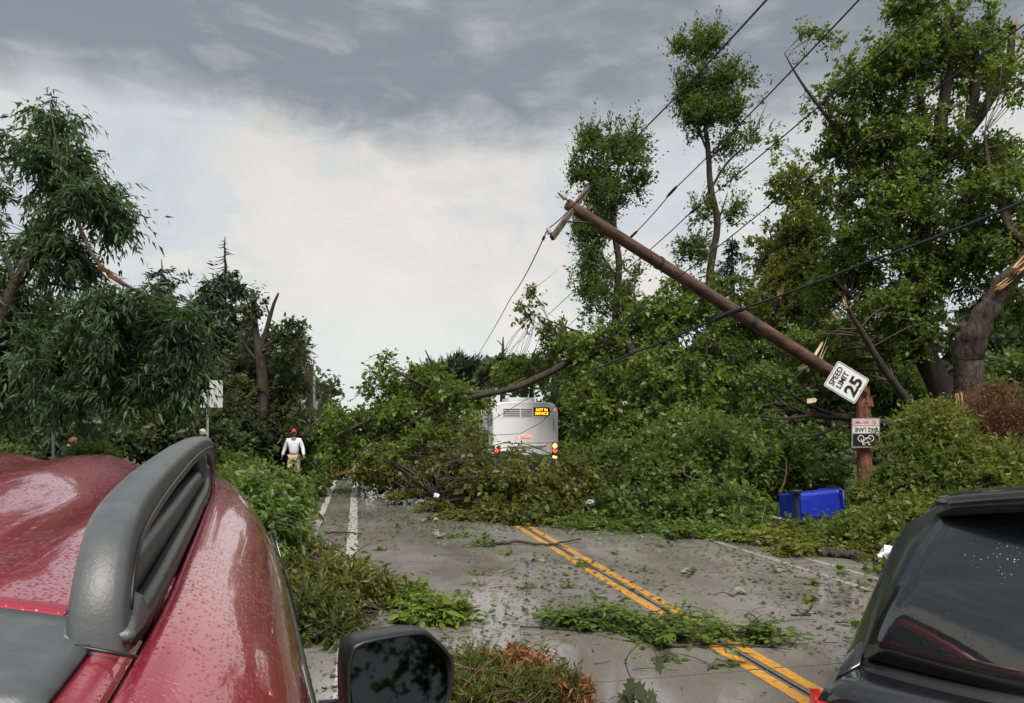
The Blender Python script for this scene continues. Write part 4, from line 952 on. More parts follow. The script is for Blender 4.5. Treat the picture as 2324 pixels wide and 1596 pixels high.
# ------------------------------------------------------------------ recycling carts
M['binblue'] = simple_mat('blue_plastic', (.010, .030, .36), .38, var=.15, scale=5, dirt=(.03, .05, .22))
M['rubber'] = simple_mat('black_rubber', (.016, .016, .017), .65, var=.2)
def cart(name, label, loc, rot, sc_=1.0):
    """Two-wheeled rolling cart, built standing: opening at +Z, wheels at -Y side."""
    r_ = tag(empty(name, loc, rot), label, 'recycling bin', 'blue recycling bins'); r_.scale = (sc_,) * 3
    def section(w, d_, z, yc=0): return [(x, y + yc, z) for x, y in rounded(w, d_, .06, 3)]
    mb = MB(); secs = [section(.44, .46, .06, .02), section(.47, .50, .10, .02), section(.52, .60, .55, .0), section(.56, .66, .93, .0), section(.58, .68, .97, 0)]
    n = len(secs[0]); v = [p for s in secs for p in s]
    f = [(i * n + k, i * n + (k + 1) % n, (i + 1) * n + (k + 1) % n, (i + 1) * n + k) for i in range(len(secs) - 1) for k in range(n)] + [tuple(reversed(range(n)))]
    mb.add(v, f, False); mb.build('body', M['binblue'], r_)
    # recessed wheel well panels on the underside back
    MB().box((0, -.262, .30), (.30, .03, .26)).build('wheel_well', M['binblue'], r_, bevel=.012)
    MB().box((0, -.235, .10), (.50, .05, .07)).build('axle_housing', M['rubber'], r_, bevel=.01)
    MB().box((0, .285, .50), (.30, .02, .60)).build('front_panel', M['binblue'], r_, bevel=.008)
    for s in (-1, 1):
        MB().box((s * .245, -.02, .5), (.02, .10, .74)).build('side_rib', M['binblue'], r_, bevel=.006)
    MB().tube([(-.31, -.24, .10), (.31, -.24, .10)], .013, 8).build('axle', M['iron'], r_)
    for s in (-1, 1):
        wh = MB().lathe((s * .285, -.24, .10), [(.0, -.03), (.045, -.03), (.05, -.022), (.105, -.028), (.125, -.02), (.125, .02), (.105, .028), (.05, .022), (.045, .03), (0, .03)], 20, Matrix.Rotation(R(90), 3, 'Y')).build('wheel', M['rubber'], r_)
    ld = MB().prism(rounded(.62, .74, .07, 4), .975, 1.01).build('lid', M['binblue'], r_, bevel=.01)
    MB().prism(rounded(.46, .56, .06, 4), 1.01, 1.035).build('lid_panel', M['binblue'], ld, bevel=.01)
    MB().tube([(-.27, -.34, .98), (-.27, -.41, .99), (.27, -.41, .99), (.27, -.34, .98)], .016, 8).build('handle', M['binblue'], r_)
    for s in (-1, 1): MB().box((s * .2, -.36, .97), (.05, .06, .05)).build('hinge', M['binblue'], r_)
    return r_
def rot_from(zaxis, yaxis):
    z = Vector(zaxis).normalized(); y = Vector(yaxis); y = (y - z * y.dot(z)).normalized(); x = y.cross(z)
    return Matrix((x, y, z)).transposed().to_euler()
rt, fw = Vector((CA, -SA, 0)), Vector((SA, CA, 0))
b0 = P(1780, 1140, 12.6); b0.z = .44
cart('recycling_bin', 'blue wheeled recycling bin tipped on its side below the pole stump', b0, rot_from(rt * .97 + fw * .22 + Vector((0, 0, .02)), fw * .97 - rt * .22 - Vector((0, 0, .08))), .92)
b0 = P(842, 1064, 19.3); b0.z = .42
cart('recycling_bin', 'blue bin half buried under the fallen tree on the road', b0, rot_from(rt * .8 + Vector((0, 0, .45)), -fw * .6 + Vector((0, 0, .7))))

# ------------------------------------------------------------------ city bus
M['buswhite'] = simple_mat('bus_white', (.84, .85, .83), .32, var=.04, scale=1.5, coat=.3, dirt=(.66, .65, .60))
M['busgreen'] = simple_mat('bus_green', (.05, .24, .045), .35, var=.12, scale=2)
M['busblue'] = simple_mat('bus_blue', (.010, .022, .10), .35, var=.1)
M['busglass'] = simple_mat('bus_dark_glass', (.010, .012, .013), .08, var=.1, spec=.8)
M['slot'] = simple_mat('vent_slot', (.12, .12, .115), .6, var=.2)
M['orange_lamp'] = glow_mat('orange_lamp', (1.0, .30, .03), 1.6, (.7, .2, .02))
M['orange_core'] = glow_mat('orange_lamp_core', (1.0, .72, .35), 3.0)
M['red_lamp'] = glow_mat('red_lamp', (1.0, .10, .04), .7, (.6, .04, .02))
M['led'] = glow_mat('amber_led', (1.0, .36, .02), 1.6)
M['pinkred'] = glow_mat('brake_lamp', (1.0, .20, .16), .55, (.7, .08, .06))
M['logo_dark'] = simple_mat('logo_dark', (.02, .04, .045), .4); M['logo_teal'] = simple_mat('logo_teal', (.02, .20, .16), .4); M['grey_text'] = simple_mat('grey_text', (.18, .19, .19), .4)
BX0, BX1, BY = 4.97, 7.53, 26.4
BW, BH, BL = BX1 - BX0, 2.83, 10.4
bus = tag(empty('city_bus', ((BX0 + BX1) / 2, BY, 0)), 'white city bus seen from behind, trapped among the fallen branches', 'bus')
# body: rounded section extruded along the bus, with rounded rear roof edge
def bus_sec(y, inset, top):
    w = BW / 2 - inset
    return [(-w, y, .34), (-w, y, top - .42), (-w + .05, y, top - .20), (-w + .16, y, top - .07), (-w + .34, y, top - .01), (0, y, top + .03), (w - .34, y, top - .01), (w - .16, y, top - .07), (w - .05, y, top - .20), (w, y, top - .42), (w, y, .34)]
secs = [bus_sec(0.0, .045, BH - .05), bus_sec(.03, .012, BH - .015), bus_sec(.10, 0, BH), bus_sec(BL, 0, BH)]
n = len(secs[0]); v = [p for s in secs for p in s]
f = [(i * n + k, i * n + (k + 1) % n, (i + 1) * n + (k + 1) % n, (i + 1) * n + k) for i in range(3) for k in range(n)] + [tuple(reversed(range(n))), tuple(3 * n + k for k in range(n))]
MB().add(v, f).build('body', M['buswhite'], bus)
def panel(nm, x0, x1, z0, z1, y, mat, t=.012, par=None, bevel=.004):
    return MB().box(((x0 + x1) / 2, y + t / 2, (z0 + z1) / 2), (x1 - x0, t, z1 - z0)).build(nm, mat, par or bus, bevel=bevel)
sx = BW / 149.0          # metres per survey pixel across the rear
def X_(px): return (px - 1192.5) * sx
def Z_(py): return CAM_H + (HY - py) * sx * 1.0
hatch = panel('engine_hatch', X_(1136), X_(1250), Z_(1004), Z_(950), -.022, M['buswhite'], .02)
panel('upper_panel', X_(1136), X_(1250), Z_(949), Z_(926), -.020, M['buswhite'], .018)
for k in range(4):
    for (a, b_) in ((1141, 1178), (1181, 1206)):
        panel('vent_slat', X_(a), X_(b_), Z_(930 + 4.6 * k + 2.3), Z_(930 + 4.6 * k), -.028, M['slot'], .01, bevel=0)
dp = panel('destination_display', X_(1209), X_(1246), Z_(944.5), Z_(926), -.04, M['signblack'], .03)
letters(dp, 'NOT IN', .1, (X_(1227.5), -.046, Z_(931.5)), M['led'], rot=(R(90), 0, 0), width=.44, height=.105, bold=0)
letters(dp, 'SERVICE', .1, (X_(1227.5), -.046, Z_(939.5)), M['led'], rot=(R(90), 0, 0), width=.52, height=.105, bold=0)
for k, ch in enumerate('1837'):
    letters(bus, ch, .14, (X_(1255.5), -.008, Z_(953.5 + k * 7)), M['grey_text'], rot=(R(90), 0, 0), height=.10, width=.05 if ch != '1' else .02, bold=.003, name='number')
panel('brake_light', X_(1179), X_(1204), Z_(993.5), Z_(988.5), -.05, M['pinkred'], .03)
mb = MB(); mb.tube([(X_(1150), -.03, Z_(1008)), (X_(1156), -.045, Z_(1010)), (X_(1230), -.045, Z_(1010)), (X_(1238), -.03, Z_(1008))], .022, 8); mb.build('hatch_lip', M['buswhite'], bus)
letters(bus, 'V', .25, (X_(1160.5), -.006, Z_(1018)), M['logo_dark'], rot=(R(90), 0, 0), width=.17, height=.16, bold=.008, name='logo')
letters(bus, 'T', .25, (X_(1168), -.006, Z_(1018)), M['logo_teal'], rot=(R(90), 0, 0), width=.15, height=.16, bold=.006, name='logo')
mb = MB()
for k in range(10):
    a0, a1 = R(200 + 13 * k), R(200 + 13 * (k + 1)); w0, w1 = .03 * math.sin(math.pi * k / 10), .03 * math.sin(math.pi * (k + 1) / 10)
    cx, cz = X_(1164), Z_(1018)
    mb.add([(cx + .19 * math.cos(a0), -.006, cz + .125 * math.sin(a0)), (cx + .19 * math.cos(a1), -.006, cz + .125 * math.sin(a1)), (cx + (.19 + w1) * math.cos(a1), -.006, cz + (.125 + w1) * math.sin(a1)), (cx + (.19 + w0) * math.cos(a0), -.006, cz + (.125 + w0) * math.sin(a0))], [(0, 1, 2, 3)])
mb.build('logo_swoosh', M['logo_teal'], bus)
letters(bus, 'ValleyTransit', .15, (X_(1208), -.006, Z_(1017)), M['grey_text'], rot=(R(90), 0, 0), width=.80, height=.13, name='lettering')
panel('green_band', -BW / 2 + .03, BW / 2 - .03, Z_(1042), Z_(1030), -.02, M['busgreen'], .018)
panel('bumper', -BW / 2 + .04, BW / 2 - .04, .42, Z_(1042.5), -.09, M['busblue'], .10, bevel=.03)
for px in (1127, 1258):
    hs = panel('lamp_housing', X_(px - 6.5), X_(px + 6.5), Z_(1046), Z_(1004 if px > 1200 else 1018), -.03, M['signblack'], .02, bevel=.006)
    for py, big in ((1011, True), (1021, False), (1035, True)):
        if px < 1200 and py < 1015: continue
        lampm = M['orange_lamp'] if (py != 1021) else M['red_lamp']
        lp = MB().lathe((X_(px), -.055, Z_(py)), [(0, -.03), (.05, -.025), (.085, -.01), (.095, .03)], 16, Matrix.Rotation(R(-90), 3, 'X')).build('lamp', lampm, bus)
        if py != 1021: MB().lathe((X_(px), -.075, Z_(py)), [(0, -.03), (.035, -.02), (.045, .0)], 12, Matrix.Rotation(R(-90), 3, 'X')).build('lamp_core', M['orange_core'], lp)
for px in (1126, 1257.5):
    MB().lathe((X_(px), -.012, Z_(931)), [(0, -.02), (.03, -.015), (.035, .02)], 10, Matrix.Rotation(R(-90), 3, 'X')).build('clearance_lamp', M['red_lamp'], bus)
MB().box(((X_(1157) + X_(1216)) / 2, .9, BH + .09), (X_(1216) - X_(1157), 1.4, .16)).build('roof_unit', M['buswhite'], bus, bevel=.04)
for s in (-1, 1):
    for k in range(6): MB().box((s * (BW / 2 + .004), .9 + k * 1.55 + .7, 1.75), (.012, 1.42, .95)).build('side_window', M['busglass'], bus)
    for y in (2.6, 8.6): MB().lathe((s * (BW / 2 - .14), y, .48), [(0, -.14), (.48, -.14), (.48, .14), (0, .14)], 24, Matrix.Rotation(R(90), 3, 'Y')).build('wheel', M['rubber'], bus)
# folded mirror edge / open hatch seen past the left side
MB().box((-BW / 2 - .06, .5, Z_(952)), (.05, .5, .5)).build('side_flap', M['galv'], bus, bevel=.01)

# ------------------------------------------------------------------ houses
M['siding'] = simple_mat('tan_siding', (.24, .20, .15), .7, var=.1, scale=2)
M['roofing'] = simple_mat('shingle_roof', (.12, .11, .105), .85, var=.25, scale=6)
M['darkroof'] = simple_mat('dark_shingle_roof', (.075, .078, .09), .85, var=.25, scale=6)
M['darkdoor'] = simple_mat('dark_opening', (.03, .03, .035), .4, var=.2)
M['trimwhite'] = simple_mat('trim_white', (.62, .60, .56), .6, var=.08)
def house(name, label, loc, rz, w, d_, h, rh, wall, roof, front):
    r_ = tag(empty(name, loc, (0, 0, rz)), label, 'house')
    MB().add([(-w / 2, -d_ / 2, 0), (w / 2, -d_ / 2, 0), (w / 2, d_ / 2, 0), (-w / 2, d_ / 2, 0), (-w / 2, -d_ / 2, h), (w / 2, -d_ / 2, h), (w / 2, d_ / 2, h), (-w / 2, d_ / 2, h), (0, -d_ / 2, h + rh), (0, d_ / 2, h + rh)],
             [(0, 1, 5, 8, 4), (2, 3, 7, 9, 6), (1, 2, 6, 5), (3, 0, 4, 7), (0, 3, 2, 1)]).build('wall', wall, r_)
    e = .45; k = rh / (w / 2)
    for s in (-1, 1):
        rf = MB().add([(0, -d_ / 2 - e, h + rh + .03), (s * (w / 2 + e), -d_ / 2 - e, h - e * k + .03), (s * (w / 2 + e), d_ / 2 + e, h - e * k + .03), (0, d_ / 2 + e, h + rh + .03),
                       (0, -d_ / 2 - e, h + rh + .17), (s * (w / 2 + e), -d_ / 2 - e, h - e * k + .17), (s * (w / 2 + e), d_ / 2 + e, h - e * k + .17), (0, d_ / 2 + e, h + rh + .17)],
                      [(0, 1, 2, 3), (4, 5, 6, 7), (0, 1, 5, 4), (1, 2, 6, 5), (2, 3, 7, 6), (3, 0, 4, 7)]).build('roof', roof, r_)
        MB().box((s * (w / 2 + e + .03), 0, h - e * k + .08), (.07, d_ + 2 * e, .13)).build('gutter', M['trimwhite'], rf)
    for (nm, x, z, ww, hh, m_) in front:
        o_ = MB().box((x, -d_ / 2 - .02, z), (ww, .06, hh)).build(nm, M[m_], r_)
        MB().box((x, -d_ / 2 - .035, z + hh / 2 + .05), (ww + .16, .06, .1)).build('frame', M['trimwhite'], o_)
    return r_
hp = GX(205, 27)
house('tan_house', 'small tan house with a pale gable glimpsed under the drooping tree', (hp.x, hp.y, 0), R(24), 4.2, 6, 2.0, 1.3, M['siding'], M['roofing'], [('door', -.3, 1.0, .9, 2.0, 'darkdoor'), ('window', 1.3, 1.3, .8, .8, 'darkdoor')])
hp = GX(2380, 33)
house('grey_roofed_house', 'house with a dark shingle roof and pale gutter behind the split maple', (hp.x, hp.y + 2, 0), R(-60), 8, 9, 3.1, 1.9, M['siding'], M['darkroof'], [('window', -1.5, 1.6, 1.4, 1.1, 'darkdoor'), ('window', 1.8, 1.6, 1.4, 1.1, 'darkdoor')])
# ------------------------------------------------------------------ cars
def car_paint(name, col, metal, drops=True, rough=.32):
    m, n, l, b = newmat(name)
    v = objvec(n)
    fl = tnoise(n, l, v, 900, 2)
    c = mixc(n, l, fl, tuple(k * .8 for k in col), tuple(min(1, k * 1.25) for k in col))
    # dried rain film: slightly duller patches
    film = tnoise(n, l, v, 5, 6, .65)
    c = mixc(n, l, ramp(n, l, film, [(.5, 0.0), (.8, .25)]), c, tuple(k * .7 + .03 for k in col))
    l.new(c, b.inputs['Base Color'])
    b.inputs['Metallic'].default_value = metal; b.inputs['Roughness'].default_value = rough
    b.inputs['Coat Weight'].default_value = 1.0; b.inputs['Coat Roughness'].default_value = .03; b.inputs['Coat IOR'].default_value = 1.7
    if drops:
        vo = n.new('ShaderNodeTexVoronoi'); vo.inputs['Scale'].default_value = 230; vo.inputs['Randomness'].default_value = 1.0
        l.new(v, vo.inputs[0])
        rnd = n.new('ShaderNodeSeparateColor'); l.new(vo.outputs['Color'], rnd.inputs[0])
        thr = n.new('ShaderNodeMath'); thr.operation = 'MULTIPLY'; l.new(rnd.outputs[0], thr.inputs[0]); thr.inputs[1].default_value = .62
        df = n.new('ShaderNodeMath'); df.operation = 'SUBTRACT'; l.new(thr.outputs[0], df.inputs[0]); l.new(vo.outputs['Distance'], df.inputs[1])
        mx = n.new('ShaderNodeMath'); mx.operation = 'MAXIMUM'; l.new(df.outputs[0], mx.inputs[0]); mx.inputs[1].default_value = 0.0
        dn = n.new('ShaderNodeMath'); dn.operation = 'MULTIPLY'; l.new(mx.outputs[0], dn.inputs[0])
        l.new(ramp(n, l, tnoise(n, l, v, 3.2, 4), [(.40, 0.15), (.62, 1.0)]), dn.inputs[1])
        nb = bumpn(n, l, dn.outputs[0], .55, .0028)
        l.new(nb, b.inputs['Coat Normal']); l.new(bumpn(n, l, dn.outputs[0], .25, .002), b.inputs['Normal'])
    return m
def car_glass(name, tintc=(.012, .014, .015)):
    m, n, l, b = newmat(name)
    v = objvec(n); t = tnoise(n, l, v, 3, 5)
    l.new(mixc(n, l, t, tintc, tuple(k * 1.6 for k in tintc)), b.inputs['Base Color'])
    b.inputs['Roughness'].default_value = .05; b.inputs['Specular IOR Level'].default_value = .75
    b.inputs['Coat Weight'].default_value = .6; b.inputs['Coat Roughness'].default_value = .02
    vo = n.new('ShaderNodeTexVoronoi'); vo.inputs['Scale'].default_value = 120; l.new(v, vo.inputs[0])
    rnd = n.new('ShaderNodeSeparateColor'); l.new(vo.outputs['Color'], rnd.inputs[0])
    th = n.new('ShaderNodeMath'); th.operation = 'MULTIPLY_ADD'; l.new(rnd.outputs[0], th.inputs[0]); th.inputs[1].default_value = .9; th.inputs[2].default_value = -.42
    df = n.new('ShaderNodeMath'); df.operation = 'SUBTRACT'; df.use_clamp = True; l.new(th.outputs[0], df.inputs[0]); l.new(vo.outputs['Distance'], df.inputs[1])
    l.new(bumpn(n, l, df.outputs[0], .5, .003), b.inputs['Normal'])
    dirt = tnoise(n, l, v, 2.2, 6, .6); l.new(ramp(n, l, dirt, [(.35, .04), (.7, .16)]), b.inputs['Roughness'])
    return m
M['redpaint'] = car_paint('red_paint', (.46, .030, .062), .55)
M['blackpaint'] = car_paint('black_paint', (.010, .010, .012), .2, True, .4)
M['carglass'] = car_glass('dark_car_glass'); M['mirrorglass'] = simple_mat('mirror_glass', (.035, .040, .043), .03, 1.0, var=.05)
M['trim'] = simple_mat('grey_textured_plastic', (.095, .098, .102), .42, var=.2, scale=45, bump=.0006, dirt=(.15, .15, .15))
M['blacktrim'] = simple_mat('black_plastic', (.018, .018, .019), .38, var=.3, scale=6, bump=.0012)
M['taillens'] = glow_mat('tail_lens', (1.0, .03, .03), .06, (.42, .008, .012))
M['rim'] = simple_mat('alloy_rim', (.45, .46, .47), .3, .8)
def grid_mesh(name, rows, mat, parent, smooth=True, flip=False, thick=0.0, sub=0):
    """rows: list of equal-length point lists."""
    n = len(rows[0]); v = [tuple(p) for r_ in rows for p in r_]
    f = [(i * n + k, i * n + k + 1, (i + 1) * n + k + 1, (i + 1) * n + k) for i in range(len(rows) - 1) for k in range(n - 1)]
    me = bpy.data.meshes.new(name); me.from_pydata(v, [], f); me.update()
    if smooth: me.shade_smooth()
    bm = bmesh.new(); bm.from_mesh(me); bmesh.ops.recalc_face_normals(bm, faces=bm.faces)
    up = sum((fc.normal.z for fc in bm.faces)) ; 
    if flip: bmesh.ops.reverse_faces(bm, faces=bm.faces)
    bm.to_mesh(me); bm.free()
    o = mesh_obj(name, me, mat, parent)
    if thick:
        s = o.modifiers.new('solid', 'SOLIDIFY'); s.thickness = thick; s.offset = -1
    if sub:
        s = o.modifiers.new('sub', 'SUBSURF'); s.levels = s.render_levels = sub
    return o
def lerp_tab(tab, x):
    if x <= tab[0][0]: return tab[0][1]
    for (a, fa), (b, fb) in zip(tab, tab[1:]):
        if x <= b:
            t = (x - a) / (b - a); t = t * t * (3 - 2 * t) * .5 + t * .5
            return fa + (fb - fa) * t
    return tab[-1][1]
def wheel(parent, x, y, r=.35, w=.23, sgn=1):
    t = MB().lathe((x, y, r), [(.62 * r, -w / 2), (.93 * r, -w / 2), (r, -w / 2 + .03), (r, w / 2 - .03), (.93 * r, w / 2), (.62 * r, w / 2)], 28, Matrix.Rotation(R(90), 3, 'Y')).build('tyre', M['rubber'], parent)
    mb = MB().lathe((x + sgn * .04, y, r), [(0, w / 2 - .05), (.12 * r, w / 2 - .04), (.2 * r, w / 2 - .06), (.62 * r, w / 2 - .02), (.66 * r, w / 2 - .01)] if sgn > 0 else [(0, -w / 2 + .05), (.12 * r, -w / 2 + .04), (.2 * r, -w / 2 + .06), (.62 * r, -w / 2 + .02), (.66 * r, -w / 2 + .01)], 20, Matrix.Rotation(R(90), 3, 'Y'))
    mb.build('rim', M['rim'], t)

# --- red sport utility car, its tail just ahead of the photographer
UC = -.715                                  # car centre line relative to the camera, across the car
RH = R(8.2)                                 # heading: turned left of the road direction
car = tag(empty('red_car', Matrix.Rotation(RH, 3, 'Z') @ Vector((UC, 2.3, 0)), (0, 0, RH)), 'rain-spotted dark red car with raised grey roof rails', 'car')
V0 = 2.3
ZC = [(.36, 1.670), (.5, 1.684), (.8, 1.696), (1.2, 1.703), (1.7, 1.714), (2.2, 1.720), (2.6, 1.712), (2.85, 1.690), (2.95, 1.672)]
NARROW = [(.3, .965), (.8, 1.0), (1.8, 1.0), (2.6, .955), (3.0, .92)]
def roof_z(s, v):
    rib = .015 * math.cos(2 * math.pi * (s - .03) / .27) * max(0, min(1, (v - .72) / .15)) * max(0, min(1, (.53 - abs(s)) / .06)) * max(0, min(1, (2.97 - v) / .2))
    return lerp_tab(ZC, v) - .056 * (abs(s) / .6) ** 3 + rib
vsn = [.36 + (2.95 - .36) * k / 60 for k in range(61)]
ss = [-.610 + 1.22 * k / 80 for k in range(81)]
def strip_v(nm, v0, v1, fn_s, mat, lift=0.0, n_v=40, thick=.012):
    rows = []
    for i in range(n_v + 1):
        v = v0 + (v1 - v0) * i / n_v; k = lerp_tab(NARROW, v)
        rows.append([(s * k, v - V0, z + lift) for s, z in fn_s(v)])
    return grid_mesh(nm, rows, mat, car, thick=thick)
strip_v('roof', .69, 2.95, lambda v: [(s, roof_z(s, v)) for s in ss], M['redpaint'], n_v=60)
strip_v('roof_tail_trim', .515, .685, lambda v: [(s, roof_z(s, v) + .004) for s in ss], M['trim'], n_v=8)
strip_v('tailgate_lip', .34, .508, lambda v: [(s, roof_z(s, v) - .002) for s in ss], M['redpaint'], n_v=8)
def edge_z(v): return roof_z(.60, v)
for sg in (-1, 1):
    # roof channel with black moulding
    strip_v('roof_moulding', .66, 2.8, lambda v: [(sg * s, edge_z(v) + dz) for s, dz in ((.612, -.010), (.614, .000), (.620, .004), (.628, .003), (.633, -.003), (.637, -.014))], M['blacktrim'], n_v=40, thick=.01)
    strip_v('roof_corner', .34, .672, lambda v: [(sg * s, edge_z(v) + dz) for s, dz in ((.606, -.006), (.614, -.005), (.626, -.008), (.639, -.013))], M['redpaint'], n_v=8, thick=.01)
    # rounded cant panel down to the window tops
    prof = [(.638, -.012), (.668, -.018), (.700, -.036), (.735, -.067), (.763, -.105), (.784, -.150), (.798, -.200), (.806, -.245)]
    pf2 = []
    for i in range(len(prof) - 1):
        for k in range(4):
            t = k / 4; pf2.append((prof[i][0] + (prof[i + 1][0] - prof[i][0]) * t, prof[i][1] + (prof[i + 1][1] - prof[i][1]) * t))
    pf2.append(prof[-1])
    cp = strip_v('roof_side', .34, 2.75, lambda v: [(sg * s, edge_z(v) + dz) for s, dz in prof], M['redpaint'], n_v=30, thick=.012)
    m_ = cp.modifiers.new('sub', 'SUBSURF'); m_.levels = m_.render_levels = 1
    # black seal and door glass
    strip_v('window_seal', .50, 2.7, lambda v: [(sg * .8065, edge_z(v) - .249), (sg * .816, edge_z(v) - .258), (sg * .822, edge_z(v) - .285)], M['blacktrim'], n_v=20, thick=.006)
    for (a, b_) in ((.62, 1.08), (1.14, 1.98), (2.06, 2.85)):
        strip_v('side_window', a, b_, lambda v: [(sg * (.820 + .075 * t / 6), (edge_z(v) - .285) + (1.09 - (edge_z(v) - .285)) * t / 6) for t in range(7)], M['carglass'], n_v=6, thick=.006)
    for (a, b_) in ((.34, .61), (1.085, 1.135), (1.985, 2.055)):
        strip_v('pillar', a, b_, lambda v: [(sg * (.820 + .075 * t / 6), (edge_z(v) - .285) + (1.09 - (edge_z(v) - .285)) * t / 6) for t in range(7)], M['blacktrim'] if a > 1 else M['redpaint'], n_v=3, thick=.012)
    # roof rail: arched bar on two feet
    pts = [(.655, 1.615), (.664, 1.655), (.695, 1.690), (.75, 1.709), (.87, 1.722), (1.03, 1.732), (1.25, 1.742), (1.47, 1.750), (1.8, 1.756), (2.1, 1.755), (2.28, 1.745), (2.38, 1.722), (2.43, 1.680), (2.44, 1.645)]
    sp_ = [Vector((sg * .605, v - V0, z)) for v, z in pts]
    sp_, _ = smooth_path(sp_, [1] * len(sp_), 4)
    rows = []
    for i, p in enumerate(sp_):
        t = (sp_[min(i + 1, len(sp_) - 1)] - sp_[max(i - 1, 0)]).normalized(); nn = Vector((1, 0, 0)).cross(t); row = []
        foot = max(0, 1 - min(i, len(sp_) - 1 - i) / 7)
        hw, ht = .0205 + .002 * foot, .025 + .004 * foot
        for k in range(21):
            a = 2 * math.pi * k / 20; c_, s_ = math.cos(a), math.sin(a)
            row.append(p + Vector((1, 0, 0)) * (math.copysign(abs(c_) ** .55, c_) * hw) + nn * (math.copysign(abs(s_) ** .6, s_) * ht))
        rows.append(row)
    rl = grid_mesh('roof_rail', rows, M['trim'], car)
    # dark parting line and inner sill of the rail
    MB().tube([p + Vector((sg * .0212, 0, -.004)) for p in sp_[4:-4]], .0022, 6).build('rail_seam', M['blacktrim'], rl)
    sill = []
    for i in range(30):
        v = .70 + (2.36 - .70) * i / 29; z = edge_z(v)
        sill.append([Vector((sg * s, v - V0, z + dz)) for s, dz in ((.584, -.004), (.587, .026), (.595, .034), (.608, .034), (.614, .024), (.616, -.006))])
    grid_mesh('rail_sill', sill, M['trim'], rl, thick=.008)
    grid_mesh('rail_web', [[Vector((sg * .5885, v - V0, edge_z(v) + .0)), Vector((sg * .5885, v - V0, edge_z(v) + .095 * math.sin(math.pi * min(1, max(0.0, (v - .64) / .2), (2.44 - v) / .2 if v > 2.0 else 1) / 2)))] for v in [.66 + 1.74 * i / 30 for i in range(31)]], M['blacktrim'], rl, thick=.004)
    ft = []
    for i in range(8):
        v = .635 + .09 * i / 7; k = math.sin(math.pi * min(1, i / 5) / 2)
        ft.append([Vector((sg * s, v - V0, edge_z(v) + .006 + dz * k)) for s, dz in ((.578, -.003), (.582, .006), (.594, .014), (.616, .014), (.628, .006), (.634, -.010))])
    grid_mesh('rail_foot', ft, M['trim'], rl, thick=.01)
    MB().tube([Vector((sg * .572, .72 - V0, edge_z(.72) + .006)), Vector((sg * .572, .632 - V0, edge_z(.632) + .005)), Vector((sg * .60, .622 - V0, edge_z(.62) + .002)), Vector((sg * .638, .612 - V0, edge_z(.61) - .006))], .0016, 6).build('rail_gasket', M['signblack'], rl)
    MB().box((sg * .605, 1.98 - V0, edge_z(1.98) + .045), (.036, .06, .07)).build('rail_post', M['trim'], rl, bevel=.015)
    # tail lamp strip on the rear shoulder
    tl = [Vector((sg * .655, .505 - V0, edge_z(.5) - .008)), Vector((sg * .668, .46 - V0, edge_z(.46) - .012)), Vector((sg * .70, .40 - V0, edge_z(.40) - .033)), Vector((sg * .735, .35 - V0, edge_z(.36) - .075)), Vector((sg * .78, .28 - V0, 1.38)), Vector((sg * .84, .20 - V0, 1.12)), Vector((sg * .84, .15 - V0, .95))]
    tl, _ = smooth_path(tl, [1] * len(tl), 4)
    MB().tube(tl, [.006 + .0006 * i for i in range(len(tl))], 8).build('tail_light', M['taillens'], car)
    wheel(car, sg * .80, .95 - V0, .36, .24, sg); wheel(car, sg * .80, 3.62 - V0, .36, .24, sg)
# lower body
LB = [(.06, .80), (.20, .90), (.6, .925), (1.8, .93), (3.4, .925), (4.2, .88), (4.5, .74), (4.56, .60)]
ZT = [(.06, .98), (.15, 1.06), (.6, 1.09), (2.8, 1.09), (3.3, 1.06), (4.2, .94), (4.5, .82), (4.56, .70)]
rows = []
for i in range(48):
    v = .06 + 4.5 * i / 47; w_ = lerp_tab(LB, v); zt = lerp_tab(ZT, v)
    half = [(0, zt + .01), (.6 * w_, zt + .005), (w_ * .93, zt - .01), (w_ * .975, zt - .06), (w_ * 1.0, zt - .22), (w_ * .985, .62), (w_ * 1.0, .50), (w_ * .95, .30), (0, .26)]
    rows.append([Vector((-s, v - V0, z)) for s, z in reversed(half)] + [Vector((s, v - V0, z)) for s, z in half[1:]])
grid_mesh('body', rows, M['redpaint'], car)
for vv, nm in ((.06, 'tailgate'), (4.56, 'grille')):
    r_ = rows[0] if vv < 1 else rows[-1]
    me = MB().add(r_, [tuple(range(len(r_)))]).build(nm, M['redpaint'] if vv < 1 else M['blacktrim'], car)
k = .92
grid_mesh('windscreen', [[Vector((s * (k + (1.0 - k) * t), 2.95 + .75 * t - V0, roof_z(s * .9, 2.95) - .003 + (1.08 - 1.67) * t)) for s in [-.62 + 1.24 * j / 12 for j in range(13)]] for t in [i / 8 for i in range(9)]], M['carglass'], car, thick=.006)
grid_mesh('rear_window', [[Vector((s, .35 - .14 * t - V0, 1.62 - .55 * t)) for s in [-.60 + 1.2 * j / 12 for j in range(13)]] for t in [i / 6 for i in range(7)]], M['carglass'], car, thick=.006)
for sg in (-1, 1):
    grid_mesh('pillar', [[Vector((sg * s, v - V0, z)) for s, v, z in ((.60, 2.93, 1.62), (.70, 2.93, 1.55))], [Vector((sg * s, v - V0, z)) for s, v, z in ((.66, 3.3, 1.37), (.78, 3.25, 1.33))], [Vector((sg * s, v - V0, z)) for s, v, z in ((.74, 3.7, 1.08), (.90, 3.6, 1.07))]], M['redpaint'], car, thick=.03)
    grid_mesh('front_quarter_glass', [[Vector((sg * .81, 2.75 - V0, 1.42)), Vector((sg * .80, 2.95 - V0, 1.40))], [Vector((sg * .895, 2.75 - V0, 1.09)), Vector((sg * .90, 3.4 - V0, 1.09))]], M['carglass'], car, thick=.006)
